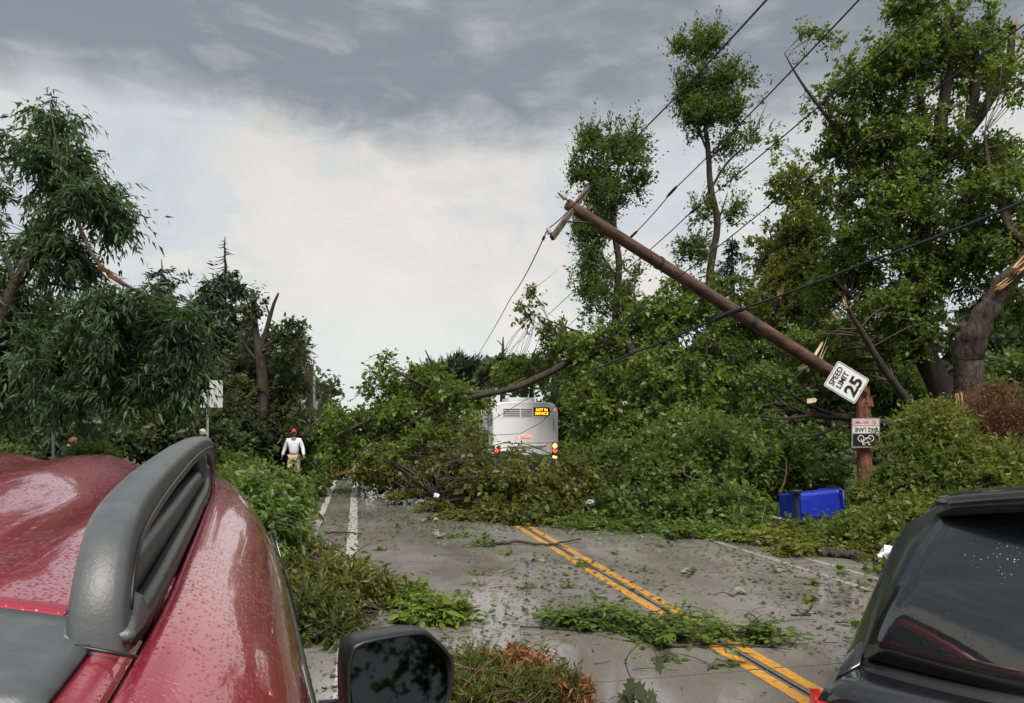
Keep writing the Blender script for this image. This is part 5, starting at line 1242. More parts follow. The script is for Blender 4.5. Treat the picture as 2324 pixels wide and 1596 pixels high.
# door mirror on the right
cm = Vector((.405 - UC, 2.02 - V0, 1.108))
mr = MB()
o_ = []
outline = [(-.155, -.13), (-.160, .02), (-.150, .085), (-.115, .115), (.055, .118), (.105, .092), (.155, .035), (.165, -.01), (.155, -.085), (.125, -.125), (.06, -.145), (-.09, -.145)]
op, _ = smooth_path([Vector((x, 0, z)) for x, z in outline + outline[:1]], [1] * (len(outline) + 1), 3); op = op[:-1]
yawm = Matrix.Rotation(R(10), 3, 'Z')
def mring(scale, y): return [cm + yawm @ Vector((p.x * scale, y, p.z * scale)) for p in op]
rows = [mring(.86, .012), mring(.91, -.030), mring(.95, -.037), mring(.99, -.030), mring(1.0, -.005), mring(.99, .05), mring(.88, .11), mring(.6, .145), mring(.1, .155)]
rows = [r_ + [r_[0]] for r_ in rows]
mh = grid_mesh('door_mirror', rows, M['blacktrim'], car)
g = [cm + yawm @ Vector((p.x * .885, -.016 + p.z * .885 * .22, p.z * .885)) for p in op]
MB().add(g, [tuple(range(len(g)))]).build('mirror_glass', M['mirrorglass'], mh)
MB().tube([cm + Vector((-.13, .05, -.11)), cm + Vector((-.24, .09, -.12)), cm + Vector((-.30, .10, -.11))], [.035, .04, .05], 10).build('mirror_stalk', M['blacktrim'], mh)

# --- black car on the right, tail turned to the camera
BH_ = R(37)                                 # heading to the right of the road
ax_r = Vector((math.cos(YAW + R(31)), -math.sin(YAW + R(31)), 0)); ax_f = Vector((math.sin(YAW + R(31)), math.cos(YAW + R(31)), 0))
bl = ax_r * .55 + ax_f * 2.447
bc = tag(empty('black_car', bl, (0, 0, -(YAW + R(31)))), 'glossy black car with a roof spoiler, rear window and red tail light', 'car')
def tail_rows(tab, n=24, cut=1.0):
    out = []
    for z, hw, fe, fc in tab:
        row = []
        for k in range(n + 1):
            t = -1 + 2 * k / n; x = t * hw
            row.append(Vector((x, fc + (fe - fc) * abs(t) ** 2.2, z)))
        out.append(row)
    return out
grid_mesh('bumper', tail_rows([(.30, .84, .16, -.06), (.42, .90, .08, -.14), (.60, .915, .05, -.16), (.72, .92, .05, -.13)]), M['blackpaint'], bc, thick=.01)
grid_mesh('tailgate', tail_rows([(.725, .905, .06, -.10), (.85, .905, .05, -.10), (.93, .895, .045, -.10), (.968, .875, .05, -.092), (.995, .835, .075, -.070), (1.020, .79, .125, -.045)]), M['blackpaint'], bc, thick=.01)
grid_mesh('window_ledge', tail_rows([(1.022, .785, .130, -.040), (1.026, .765, .155, -.015), (1.050, .757, .168, -.010)]), M['blacktrim'], bc, thick=.008)
grid_mesh('rear_window', tail_rows([(1.052, .772, .160, -.010), (1.12, .752, .150, .015), (1.20, .722, .148, .045), (1.30, .675, .165, .09), (1.40, .625, .215, .155), (1.48, .575, .285, .215), (1.545, .530, .355, .28)]), M['carglass'], bc, thick=.008)
# spoiler
tp = []
for k in range(25):
    t = -1 + 2 * k / 24; hw = .568; x = t * hw; y = .095 + (.297 - .095) * abs(t) ** 2.4; zc = 1.636 - .070 * abs(t) ** 2
    tp.append([Vector((x, y + .02, zc - .055)), Vector((x, y, zc - .022)), Vector((x, y, zc)), Vector((x * .99, y + .05, zc + .008)), Vector((x * .985, y + .25, zc + .004)), Vector((x * 1.0, y + .5, zc - .018 - .01 * abs(t) ** 3)), Vector((x * 1.0, 1.6, zc - .075 - .02 * abs(t) ** 3)), Vector((x * 1.0, 2.4, zc - .16 - .03 * abs(t) ** 3))])
grid_mesh('roof_spoiler', tp, M['blackpaint'], bc, thick=.02)
und = []
for k in range(25):
    t = -1 + 2 * k / 24; x = t * .562; y = .095 + (.297 - .095) * abs(t) ** 2.4; zc = 1.636 - .070 * abs(t) ** 2
    und.append([Vector((x, y + .022, zc - .054)), Vector((x * .97, y + .10, zc - .052)), Vector((x * .95, .42 + .05 * abs(t), zc - .045))])
grid_mesh('spoiler_underside', und, M['blacktrim'], bc, thick=.004)
for sg in (-1, 1):
    # D-pillar fin between the spoiler and the shoulder, then sides
    grid_mesh('pillar', [[Vector((sg * a, y, z)) for a, y, z in r_] for r_ in
        [[(.772, .162, 1.05), (.722, .150, 1.20), (.675, .168, 1.30), (.625, .218, 1.40), (.530, .350, 1.54)],
         [(.780, .22, 1.05), (.735, .23, 1.20), (.690, .26, 1.32), (.645, .30, 1.42), (.548, .38, 1.535)],
         [(.790, .45, 1.05), (.750, .5, 1.20), (.71, .55, 1.34), (.665, .6, 1.45), (.550, .65, 1.52)]]], M['blacktrim'], bc, thick=.006)
    grid_mesh('side_window', [[Vector((sg * a, y, z)) for a, y, z in r_] for r_ in [[(.79, .46, 1.05), (.71, .56, 1.34), (.550, .66, 1.52)], [(.80, 1.5, 1.03), (.69, 1.5, 1.30), (.560, 1.5, 1.48)], [(.80, 2.4, 1.0), (.69, 2.3, 1.25), (.58, 2.2, 1.41)]]], M['carglass'], bc, thick=.006)
    grid_mesh('side_panel', [[Vector((sg * a, y, z)) for a, z in ((.785, 1.035), (.85, .985), (.90, .85), (.90, .60), (.86, .32))] for y in (.14, .5, 1.4, 2.6, 3.6, 4.2)], M['blackpaint'], bc, thick=.01)
    lens = []
    for r_ in ((.925, 0.0), (.900, 0.0), (.865, 0.0), (.83, 0)):
        z = r_[0]; row = []
        for k in range(9):
            x = .60 + (.935 - .60) * k / 8; y = -.10 + .155 * (x / .905) ** 2.2 - .022
            if k == 8: y += .10
            row.append(Vector((sg * x, y, z)))
        lens.append(row)
    grid_mesh('tail_light', lens, M['taillens'], bc, thick=.03)
    wheel(bc, sg * .80, .75, .35, .23, sg); wheel(bc, sg * .80, 3.45, .35, .23, sg)
grid_mesh('bonnet', [[Vector((s, y, z)) for s in (-.8, -.4, 0, .4, .8)] for y, z in ((2.9, 1.02), (3.6, .96), (4.25, .78))], M['blackpaint'], bc, thick=.02)
grid_mesh('windscreen', [[Vector((s * w_, y, z)) for s in (-.8, -.4, 0, .4, .8)] for y, z, w_ in ((2.38, 1.42, .70), (2.9, 1.03, .95))], M['carglass'], bc, thick=.006)
grid_mesh('nose', [[Vector((s, 4.25 - .2 * abs(s), z)) for s in (-.85, -.4, 0, .4, .85)] for z in (.78, .3)], M['blackpaint'], bc, thick=.02)
MB().tube([Vector((-.10, -.055, 1.045)), Vector((.05, -.06, 1.06)), Vector((.38, .035, 1.10))], [.014, .010, .007], 8).build('wiper', M['blacktrim'], bc)
# ------------------------------------------------------------------ people
M['skin'] = simple_mat('skin', (.42, .24, .17), .5, var=.08)
M['skin_tan'] = simple_mat('tanned_skin', (.26, .14, .09), .5, var=.08)
M['shirt_white'] = simple_mat('white_shirt', (.74, .72, .78), .85, var=.06, scale=8, bump=.01)
M['shirt_dark'] = simple_mat('charcoal_shirt', (.030, .034, .040), .9, var=.2, scale=8, bump=.01)
M['khaki'] = simple_mat('khaki_cloth', (.46, .36, .26), .9, var=.1, scale=8, bump=.01)
M['jeans'] = simple_mat('dark_trousers', (.03, .035, .05), .9, var=.2)
M['capred'] = simple_mat('red_cap', (.48, .050, .040), .8, var=.1)
M['capgrey'] = simple_mat('grey_cap', (.40, .36, .33), .8, var=.1)
M['hair_ginger'] = simple_mat('ginger_hair', (.22, .085, .03), .7, var=.3, scale=30)
M['hair_dark'] = simple_mat('dark_hair', (.018, .014, .012), .7, var=.3, scale=30)
M['shoe'] = simple_mat('shoe', (.06, .055, .05), .7)
def skin_mesh(name, joints, edges, mat, parent, sub=2):
    """joints: {key: (pos, (rx, ry))}; grows one continuous surface over the chain."""
    keys = list(joints); me = bpy.data.meshes.new(name)
    me.from_pydata([joints[k][0] for k in keys], [(keys.index(a), keys.index(b)) for a, b in edges], [])
    o = bpy.data.objects.new(name, me); C.objects.link(o)
    m = o.modifiers.new('skin', 'SKIN'); m.use_smooth_shade = True
    for i, k in enumerate(keys):
        r_ = joints[k][1]; me.skin_vertices[0].data[i].radius = r_ if isinstance(r_, tuple) else (r_, r_)
        me.skin_vertices[0].data[i].use_root = (i == 0)
    s = o.modifiers.new('sub', 'SUBSURF'); s.levels = s.render_levels = sub
    dg = bpy.context.evaluated_depsgraph_get()
    m2 = bpy.data.meshes.new_from_object(o.evaluated_get(dg)); m2.shade_smooth()
    bpy.data.objects.remove(o); bpy.data.meshes.remove(me); m2.name = name
    return mesh_obj(name, m2, mat, parent)
def person(label, loc, rz, skin, shirt, trousers, pose, cap=None, hair=None, beard=None, sleeves='long', h=1.78):
    r_ = tag(empty('person', loc, (0, 0, rz)), label, 'person')
    s = h / 1.78
    J = {k: (Vector(v) * s) for k, v in pose.items()}
    def j(k, r): return (tuple(J[k]), (r * s, r * s) if not isinstance(r, tuple) else (r[0] * s, r[1] * s))
    # whole body as one skin surface
    body = {'pel': j('pel', (.135, .10)), 'belly': j('belly', (.13, .095)), 'chest': j('chest', (.155, .105)), 'neckb': j('neckb', .062), 'head0': j('head0', .058)}
    ed = [('pel', 'belly'), ('belly', 'chest'), ('chest', 'neckb'), ('neckb', 'head0')]
    for sd in 'LR':
        body['sh' + sd] = j('sh' + sd, .062); body['el' + sd] = j('el' + sd, .043); body['wr' + sd] = j('wr' + sd, .030); body['hd' + sd] = j('hd' + sd, (.036, .020))
        body['hip' + sd] = j('hip' + sd, .088); body['kn' + sd] = j('kn' + sd, .060); body['an' + sd] = j('an' + sd, .042); body['ft' + sd] = j('ft' + sd, (.042, .030))
        ed += [('chest', 'sh' + sd), ('sh' + sd, 'el' + sd), ('el' + sd, 'wr' + sd), ('wr' + sd, 'hd' + sd), ('pel', 'hip' + sd), ('hip' + sd, 'kn' + sd), ('kn' + sd, 'an' + sd), ('an' + sd, 'ft' + sd)]
    skin_mesh('body', body, ed, skin, r_)
    # hands: four fingers and a thumb each
    for sd, sg_ in (('L', -1), ('R', 1)):
        wr, hd = J['wr' + sd], J['hd' + sd]; dr = (hd - wr).normalized(); side = Vector((0, 1, 0)); side = (side - dr * side.dot(dr)).normalized(); inn = dr.cross(side)
        mb = MB()
        for q_, (off, ln) in enumerate(((-.028, .065), (-.010, .075), (.009, .072), (.027, .056))):
            b_ = hd + side * off * s + dr * .02 * s; m_ = b_ + dr * ln * .5 * s; e_ = m_ + (dr * .8 + inn * -.5 * sg_).normalized() * ln * .5 * s
            mb.tube([b_, m_, e_], [.0095 * s, .009 * s, .006 * s], 6)
        b_ = wr + dr * .03 * s - side * -.03 * s; mb.tube([b_, b_ + (dr * .7 + side * .7) * .035 * s, b_ + (dr * .95 + side * .6) * .065 * s], [.012 * s, .011 * s, .007 * s], 6)
        mb.build('fingers', skin, r_)
    # clothing
    top = {'pel': j('pel', (.158, .122)), 'belly': j('belly', (.158, .120)), 'chest': j('chest', (.175, .125)), 'neckb': j('neckc', .074)}
    ed = [('pel', 'belly'), ('belly', 'chest'), ('chest', 'neckb')]
    for sd in 'LR':
        top['sh' + sd] = j('sh' + sd, .080); top['el' + sd] = j('el' + sd, .060) if sleeves == 'long' else (tuple(J['sh' + sd].lerp(J['el' + sd], .75)), (.070 * s, .070 * s))
        ed += [('chest', 'sh' + sd), ('sh' + sd, 'el' + sd)]
        if sleeves == 'long': top['wr' + sd] = j('wr' + sd, .045); ed.append(('el' + sd, 'wr' + sd))
    skin_mesh('shirt', top, ed, shirt, r_)
    tr = {'pel': (tuple(J['pel'] - Vector((0, 0, .03 * s))), (.15 * s, .118 * s))}
    ed = []
    for sd in 'LR':
        tr['hip' + sd] = j('hip' + sd, .104); tr['kn' + sd] = j('kn' + sd, .082); tr['an' + sd] = j('an' + sd, .072)
        ed += [('pel', 'hip' + sd), ('hip' + sd, 'kn' + sd), ('kn' + sd, 'an' + sd)]
    skin_mesh('trousers', tr, ed, trousers, r_)
    for sd in 'LR':
        skin_mesh('shoe', {'a': (tuple(J['an' + sd] - Vector((0, 0, .045 * s))), (.05 * s, .045 * s)), 'b': (tuple(J['ft' + sd] - Vector((0, -.01, .0))), (.05 * s, .036 * s)), 'c': (tuple(J['ft' + sd] + Vector((0, -.06 * s, -.005 * s))), (.042 * s, .028 * s))}, [('a', 'b'), ('b', 'c')], M['shoe'], r_)
    # head with face
    hc = J['head']; bm = bmesh.new(); bmesh.ops.create_uvsphere(bm, u_segments=24, v_segments=18, radius=1)
    look = Vector(pose.get('look', (0, -1, 0))).normalized(); yaw_ = math.atan2(look.x, -look.y); tilt = -math.asin(max(-1, min(1, look.z)))
    HR = Matrix.Rotation(yaw_, 3, 'Z') @ Matrix.Rotation(tilt, 3, 'X')
    for v_ in bm.verts:
        x, y, z = v_.co
        jaw = 1 - .28 * max(0, -z) ** 1.3
        y2 = y * (1 - .10 * max(0, -z)) ; c = Vector((x * .077 * jaw, y2 * .098, z * .118))
        if y < -.5 and abs(x) < .35 and -.25 < z < .12: c.y -= .018 * (1 - abs(x) / .35) * (1 - abs(z + .12) / .3)      # nose
        if y < -.6 and .05 < z < .22 and .15 < abs(x) < .55: c.y += .008                                                # eye sockets
        if y < -.6 and -.55 < z < -.42 and abs(x) < .4: c.y -= .005                                                      # lips
        if y < -.55 and z < -.75: c.y -= .008
        v_.co = HR @ (c * s) + hc
    me = bpy.data.meshes.new('head'); bm.to_mesh(me); bm.free(); me.shade_smooth()
    hd = mesh_obj('head', me, skin, r_)
    for sg_ in (-1, 1):
        MB().lathe(HR @ (Vector((sg_ * .030, -.086, .014)) * s) + hc, [(0, -.008 * s), (.008 * s, 0), (0, .008 * s)], 8).build('eye', M['hair_dark'], hd)
        MB().lathe(HR @ (Vector((sg_ * .078, .005, -.005)) * s) + hc, [(0, -.03 * s), (.014 * s, -.015 * s), (.017 * s, .015 * s), (0, .032 * s)], 8).build('ear', skin, hd)
    MB().box(HR @ (Vector((0, -.092, -.056)) * s) + hc, (.045 * s, .008 * s, .008 * s), HR).build('mouth', M['signred'], hd)
    def shell(name, mat, zmin, k, ymin=-9, ymax=9):
        bm = bmesh.new(); bmesh.ops.create_uvsphere(bm, u_segments=20, v_segments=14, radius=1)
        bmesh.ops.delete(bm, geom=[v_ for v_ in bm.verts if v_.co.z < zmin(v_.co)], context='VERTS')
        for v_ in bm.verts:
            x, y, z = v_.co; v_.co = HR @ (Vector((x * .077 * k, y * .098 * k, z * .118 * k)) * s) + hc
        me = bpy.data.meshes.new(name); bm.to_mesh(me); bm.free(); me.shade_smooth(); return mesh_obj(name, me, mat, r_)
    if hair: shell('hair', hair, lambda c: (.35 if c.y < -.2 else -.35), 1.07)
    if beard:
        bm = bmesh.new(); bmesh.ops.create_uvsphere(bm, u_segments=20, v_segments=14, radius=1)
        bmesh.ops.delete(bm, geom=[v_ for v_ in bm.verts if v_.co.z > -.15 or v_.co.y > .15], context='VERTS')
        for v_ in bm.verts:
            x, y, z = v_.co; v_.co = HR @ (Vector((x * .070, y * .108, z * .135)) * s) + hc
        me = bpy.data.meshes.new('beard'); bm.to_mesh(me); bm.free(); me.shade_smooth(); mesh_obj('beard', me, beard, r_)
    if cap:
        cp = shell('cap', cap, lambda c: .30, 1.13)
        br = []
        for a in range(-60, 61, 15):
            br.append(HR @ (Vector((.080 * math.sin(R(a)), -.080 * math.cos(R(a)), .040)) * s) + hc)
        for a in range(60, -61, -15):
            br.append(HR @ (Vector((.082 * math.sin(R(a)), -.100 * math.cos(R(a)) - .062 * math.cos(R(a * 1.2)), .026)) * s) + hc)
        k = len(br)
        MB().add(br + [p + Vector((0, 0, .008)) for p in br], [tuple(range(k)), tuple(range(2 * k - 1, k - 1, -1))] + [(i, (i + 1) % k, k + (i + 1) % k, k + i) for i in range(k)]).build('cap_brim', cap, cp)
    return r_
# pose coordinates: x right of the figure's own left..., -y the way it faces, z up
STAND = dict(pel=(0, 0, .95), belly=(0, .0, 1.12), chest=(0, .01, 1.33), neckb=(0, .015, 1.50), neckc=(0, .012, 1.475), head0=(0, .0, 1.58), head=(0, -.01, 1.66),
             shL=(-.19, .01, 1.43), elL=(-.285, .05, 1.17), wrL=(-.36, .02, .94), hdL=(-.375, .01, .87), shR=(.19, .01, 1.43), elR=(.285, -.02, 1.17), wrR=(.335, -.14, .95), hdR=(.34, -.18, .885),
             hipL=(-.095, 0, .88), knL=(-.11, -.14, .50), anL=(-.12, -.10, .10), ftL=(-.13, -.22, .045), hipR=(.095, 0, .88), knR=(.11, .02, .48), anR=(.12, .20, .12), ftR=(.12, .10, .05), look=(.25, -1, .0))
mp = GX(667, 22.9)
person('man in red cap, white long-sleeved shirt and khaki trousers walking over debris', mp, YAW + R(-20), M['skin_tan'], M['shirt_white'], M['khaki'], STAND, cap=M['capred'], hair=M['hair_dark'], h=1.80)
ST2 = dict(STAND); ST2.update(look=(.4, -1, -.25), elR=(.25, -.05, 1.15), wrR=(.12, -.25, 1.10), hdR=(.06, -.29, 1.12), elL=(-.25, -.03, 1.15), wrL=(-.14, -.24, 1.08), hdL=(-.08, -.28, 1.10))
mp = GX(459, 19.4)
person('bearded person in grey cap and dark shirt standing beside the sign post', mp, YAW + R(35), M['skin'], M['shirt_dark'], M['jeans'], ST2, cap=M['capgrey'], hair=M['hair_dark'], beard=M['hair_dark'], sleeves='short', h=1.80)
BEND = dict(STAND); BEND.update(belly=(0, -.05, 1.10), chest=(0, -.17, 1.28), neckb=(0, -.25, 1.42), neckc=(0, -.24, 1.40), head0=(0, -.31, 1.47), head=(0, -.36, 1.535), shL=(-.19, -.20, 1.37), shR=(.19, -.20, 1.37),
    elL=(-.25, -.22, 1.08), wrL=(-.24, -.38, .90), hdL=(-.24, -.43, .85), elR=(.25, -.20, 1.08), wrR=(.25, -.34, .88), hdR=(.25, -.38, .82), look=(0, -1, -.6))
mp = GX(126, 16.6)
person('ginger haired person in dark short-sleeved shirt stooping forward', mp, R(90) + R(15), M['skin'], M['shirt_dark'], M['jeans'], BEND, hair=M['hair_ginger'], sleeves='short', h=1.74)
# ------------------------------------------------------------------ storm litter on the road
rgl = np.random.default_rng(77)
def litter():
    lv = Leaves()
    def scatter(n, x0, x1, y0, y1, lo, hi, tpl, asp, flat=.18, zz=.010, pw=1.0):
        y = y0 + (y1 - y0) * rgl.random(n) ** pw; x = rgl.uniform(x0, x1, n)
        dens = np.array([mnoise.noise(Vector((a * .55, b * .35, 3.1))) for a, b in zip(x, y)])
        keep = rgl.random(n) < np.clip(.42 + dens * 1.8, .06, 1); x, y = x[keep], y[keep]; k = len(x)
        b = np.stack([x, y, np.full(k, zz) + rgl.random(k) * .006], 1)
        ax = rgl.normal(size=(k, 3)); ax[:, 2] = rgl.normal(size=k) * flat * .5 + .05
        nr = rgl.normal(size=(k, 3)) * flat; nr[:, 2] += 1
        L = rgl.uniform(lo, hi, k); lv.put(b, ax, nr, L, L * asp, np.clip(rgl.normal(.22, .22, k), 0, 1), tpl)
    scatter(8500, KL, KR, 3.2, 22, .025, .075, OVAL, .8, .25)
    scatter(7000, KL, KR, 2.6, 14, .012, .035, KITE, .6, .3, .007)
    scatter(260, KL, KR, 3, 16, .05, .09, MAPLE, .9, .35, .012)
    scatter(15000, KL, KR, 2.6, 18, .03, .11, LANCE, .11, .25, .008)
    scatter(2600, KL, KR, 11.5, 22, .05, .10, OVAL, .7, .4, .012)
    scatter(1300, 5.2, 8.2, 5, 14, .04, .09, OVAL, .6, .4, .012)
    o = lv.build('leaf_litter', M['litter'], None); tag(o, 'wet torn leaves and chips scattered over the road', 'leaves', kind='stuff')
    tw = Twigs(); n = 420
    A = np.stack([rgl.uniform(KL, KR, n), rgl.uniform(3, 20, n), np.full(n, .012)], 1)
    an = rgl.random(n) * 6.28; ln = rgl.uniform(.06, .34, n)
    tw.put(A, A + np.stack([np.cos(an) * ln, np.sin(an) * ln, rgl.random(n) * .01], 1), .005, .0025, .0, rgl, 3, .08)
    o = tw.build('twig_litter', M['twig'], None); tag(o, 'thin bare twigs scattered over the wet road', 'twigs', kind='stuff')
litter()
M['chip'] = simple_mat('pale_chip', (.55, .50, .40), .6, var=.2)
# the small torn sprigs one can pick out on the lane
def sprig(px, py, ln, ang, nleaf, leaf, mat, label, group, seed, tpl=MAPLE, lift=.03, asp=.8):
    rg = np.random.default_rng(seed); g = GND(px, py)
    r_ = tag(empty('fallen_twig', g), label, 'twig', group)
    d_ = np.array((math.cos(ang), math.sin(ang), 0.)); sd = np.array((-math.sin(ang), math.cos(ang), 0.))
    p = [Vector(np.array(g) - d_ * ln / 2 + sd * rg.normal() * .01 * k + d_ * ln * k / 6 + np.array((0, 0, .012 + lift * math.sin(k * .7) ** 2))) for k in range(7)]
    MB().tube(p, [.006, .0055, .005, .0045, .004, .003, .002], 5).build('stem', M['twig'], r_, True)
    lv = Leaves(); t = rg.uniform(.25, 1.05, nleaf); b = np.array(g) - d_ * ln / 2 + d_ * ln * t[:, None] + rg.normal(size=(nleaf, 3)) * (.03, .03, .0); b[:, 2] = .02 + rg.random(nleaf) * lift * 1.6
    ax_ = d_ * .7 + sd * rg.normal(size=(nleaf, 1)) * 1.0 + rg.normal(size=(nleaf, 3)) * .2
    nr = rg.normal(size=(nleaf, 3)) * .45; nr[:, 2] += .9
    L = leaf * rg.uniform(.6, 1.25, nleaf); lv.put(b, ax_, nr, L, L * asp, np.clip(rg.normal(.5, .25, nleaf), 0, 1), tpl)
    lv.build('leaves', M[mat], r_)
    return r_
small = [(1080, 1330), (1100, 1305), (1195, 1335), (1150, 1262), (1075, 1242), (880, 1250), (1240, 1276), (1290, 1330), (940, 1345), (1010, 1222), (1105, 1222), (1330, 1290), (1395, 1258), (1340, 1405), (1490, 1240),
         (1650, 1352), (1760, 1300), (1560, 1308), (1920, 1305), (1860, 1330), (1700, 1440), (1820, 1398), (1930, 1422), (1480, 1300), (1230, 1470), (1560, 1385), (905, 1200), (1180, 1170), (980, 1185), (1470, 1175), (1845, 1370), (1080, 1410), (1010, 1410)]
rs = random.Random(12)
ORD = ['first', 'second', 'third', 'fourth', 'fifth', 'sixth', 'seventh', 'eighth', 'ninth', 'tenth', 'eleventh', 'twelfth', 'thirteenth', 'fourteenth', 'fifteenth', 'sixteenth', 'seventeenth', 'eighteenth', 'nineteenth', 'twentieth', 'twenty-first', 'twenty-second', 'twenty-third', 'twenty-fourth']
cnt = {}
for i, (x, y) in enumerate(sorted(small, key=lambda q: -q[1])):
    gx = GND(x, y).x; side = 'between the white and yellow lines' if 0 < gx < 2.9 else ('beyond the yellow lines' if gx >= 2.9 else 'over the white lines')
    k = cnt.get(side, 0); cnt[side] = k + 1
    sprig(x, y, rs.uniform(.18, .38), rs.random() * 6.28, rs.randint(6, 14), rs.uniform(.06, .10), 'maple' if i % 3 else 'litter', 'small torn leafy twig ' + side + ', ' + ORD[k] + ' from the camera', 'torn twigs on the road', 300 + i)
sprig(1640, 1516, .30, .3, 9, .12, 'bright', 'bright yellow green leafy twig next to the yellow lines', None, 401, lift=.06)
sprig(1020, 1222, .55, .2, 40, .09, 'grassy', 'flat clump of fresh green leaves left of the long stick', None, 402, OVAL, .05, .5)
sprig(1085, 1240, .5, -.4, 34, .09, 'grassy', 'small green clump touching the end of the long stick', None, 403, OVAL, .05, .5)
# long bare stick across the yellow lines
def stick(name, label, pts, r, mat='bark', cat='branch', z=.03, side=()):
    g = [GND(x, y) + Vector((0, 0, z * k)) for (x, y, k) in pts]
    r_ = tag(empty(name, g[0]), label, cat)
    p, rr = smooth_path(g, [r * (1 - .55 * i / (len(g) - 1)) for i in range(len(g))], 5, r * .25, 5)
    MB().tube(p, rr, 8, jag=.06, seed=3).build('stem', M[mat], r_, True)
    for (x, y, k, x2, y2, k2) in side:
        a, b = GND(x, y) + Vector((0, 0, z * k)), GND(x2, y2) + Vector((0, 0, z * k2))
        MB().tube([a, a.lerp(b, .5) + Vector((0, 0, .02)), b], [r * .5, r * .35, r * .15], 6).build('side_twig', M[mat], r_, True)
    return r_
stick('fallen_stick', 'long crooked bare stick lying across the double yellow lines', [(1085, 1232, 1), (1120, 1238, 1), (1180, 1236, 1.4), (1225, 1240, 1), (1260, 1239, 1), (1318, 1231, 1.6)], .030, side=[(1245, 1240, 1, 1290, 1246, .4)])
stick('fallen_log', 'brown log lying along the kerb next to the white litter', [(1862, 1262, 2.2), (1900, 1266, 2.2), (1950, 1270, 2.2), (2008, 1272, 2.2)], .075, side=[(1930, 1268, 2, 1960, 1280, .5)])
stick('fallen_log', 'short reddish log by the kerb nearer the bus', [(1700, 1232, 2), (1735, 1240, 2.2), (1776, 1254, 1.8)], .065, 'bark')
stick('fallen_branch', 'thin grey branch lying at the foot of the green mound', [(1040, 1175, 2), (1010, 1160, 6), (985, 1165, 5), (975, 1175, 1)], .022, 'darkbark', side=[(1020, 1160, 6, 1110, 1172, 2), (1000, 1161, 5, 1060, 1155, 4)])
stick('fallen_branch', 'thin dark twig lying across the white buffer lines', [(735, 1213, 1), (770, 1213, 1.2), (800, 1214, 1), (822, 1216, 1)], .018, 'darkbark')
# heaps of torn greenery on the lane
make_tree('brush_heap', 'dark needle-leaved heap of boughs right of the red car', 'branches', 81,
    [(740, 1335, 7.2, 75, 55, .55), (690, 1285, 7.9, 48, 42, .5), (800, 1345, 7.1, 50, 34, .4), (835, 1330, 7.1, 35, 22, .3), (720, 1395, 6.4, 50, 30, .4), (770, 1415, 6.2, 45, 12, .3), (650, 1250, 8.4, 40, 30, .4)],
    [([(650, 1235, 8.2), (720, 1290, 7.6), (800, 1345, 7.0), (870, 1390, 6.6)], [.030, .026, .022, .012]), ([(700, 1260, 7.6), (770, 1290, 7.2), (830, 1320, 6.9)], [.018, .014, .008]), ([(640, 1215, 8.2), (690, 1235, 7.9), (760, 1290, 7.5)], [.014, .012, .006]), ([(800, 1330, 7.2), (795, 1270, 7.3), (835, 1235, 7.4)], [.012, .009, .004]), ([(795, 1270, 7.3), (745, 1225, 7.4), (735, 1250, 7.4)], [.006, .005, .003])],
    330, 'olive', 'bark', sticks=80, stick_len=.45, leaf=.075, aspect=.36, n_tw=6, n_lf=9, tw_len=.24, tpl=OVAL, tint0=-.05, zmin=.02, droop=.1, tw_r=.006, gap=.12, gapscale=2.0, twig_tubes=True, base=GX(750, 7.1))
make_tree('brush_heap', 'small leafy tuft with a dark upright twig on the near lane', 'branches', 82,
    [(970, 1398, 6.8, 60, 16, .25), (930, 1345, 7.3, 45, 12, .25), (1010, 1392, 6.8, 35, 12, .2)], [([(985, 1405, 6.8), (992, 1365, 6.8)], [.010, .006]), ([(985, 1405, 6.8), (1040, 1375, 6.8), (1060, 1380, 6.8)], [.008, .006, .003])],
    75, 'maple', leaf=.085, aspect=.5, n_tw=5, n_lf=8, tw_len=.2, tpl=OVAL, zmin=.02, flat=.4, tw_r=.005, tint0=.1, base=GX(970, 6.8))
make_tree('leaf_windrow', 'long low drift of shredded leaves and twigs crossing the yellow lines', 'branches', 83,
    [(1290, 1425, 6.55, 75, 8, .22), (1370, 1405, 6.75, 65, 15, .2), (1420, 1432, 6.45, 100, 9, .22), (1530, 1440, 6.3, 90, 9, .22), (1600, 1440, 6.35, 40, 8, .2, .6), (1690, 1455, 6.15, 50, 10, .2, .8), (1770, 1470, 6.0, 50, 8, .2), (1580, 1462, 6.05, 70, 7, .2), (1480, 1462, 6.0, 40, 5, .15), (1540, 1498, 5.65, 45, 6, .15)],
    [([(1180, 1422, 6.5), (1290, 1428, 6.4), (1400, 1432, 6.35)], [.008, .008, .005]), ([(1440, 1442, 6.3), (1530, 1430, 6.3), (1570, 1412, 6.3)], [.010, .009, .005]), ([(1500, 1470, 5.9), (1620, 1462, 5.9), (1740, 1468, 5.9), (1830, 1482, 5.8)], [.012, .011, .009, .004]), ([(1640, 1432, 6.3), (1700, 1440, 6.2), (1720, 1455, 6.2)], [.006, .006, .004]), ([(1270, 1395, 6.6), (1340, 1398, 6.7), (1430, 1408, 6.6)], [.010, .010, .006])],
    120, 'elm', leaf=.066, aspect=.55, n_tw=4, n_lf=6, tw_len=.22, tpl=OVAL, zmin=.012, droop=.05, flat=.15, tint0=.15, tw_r=.004, shell=.1, twig_tubes=True, base=GX(1500, 6.3))
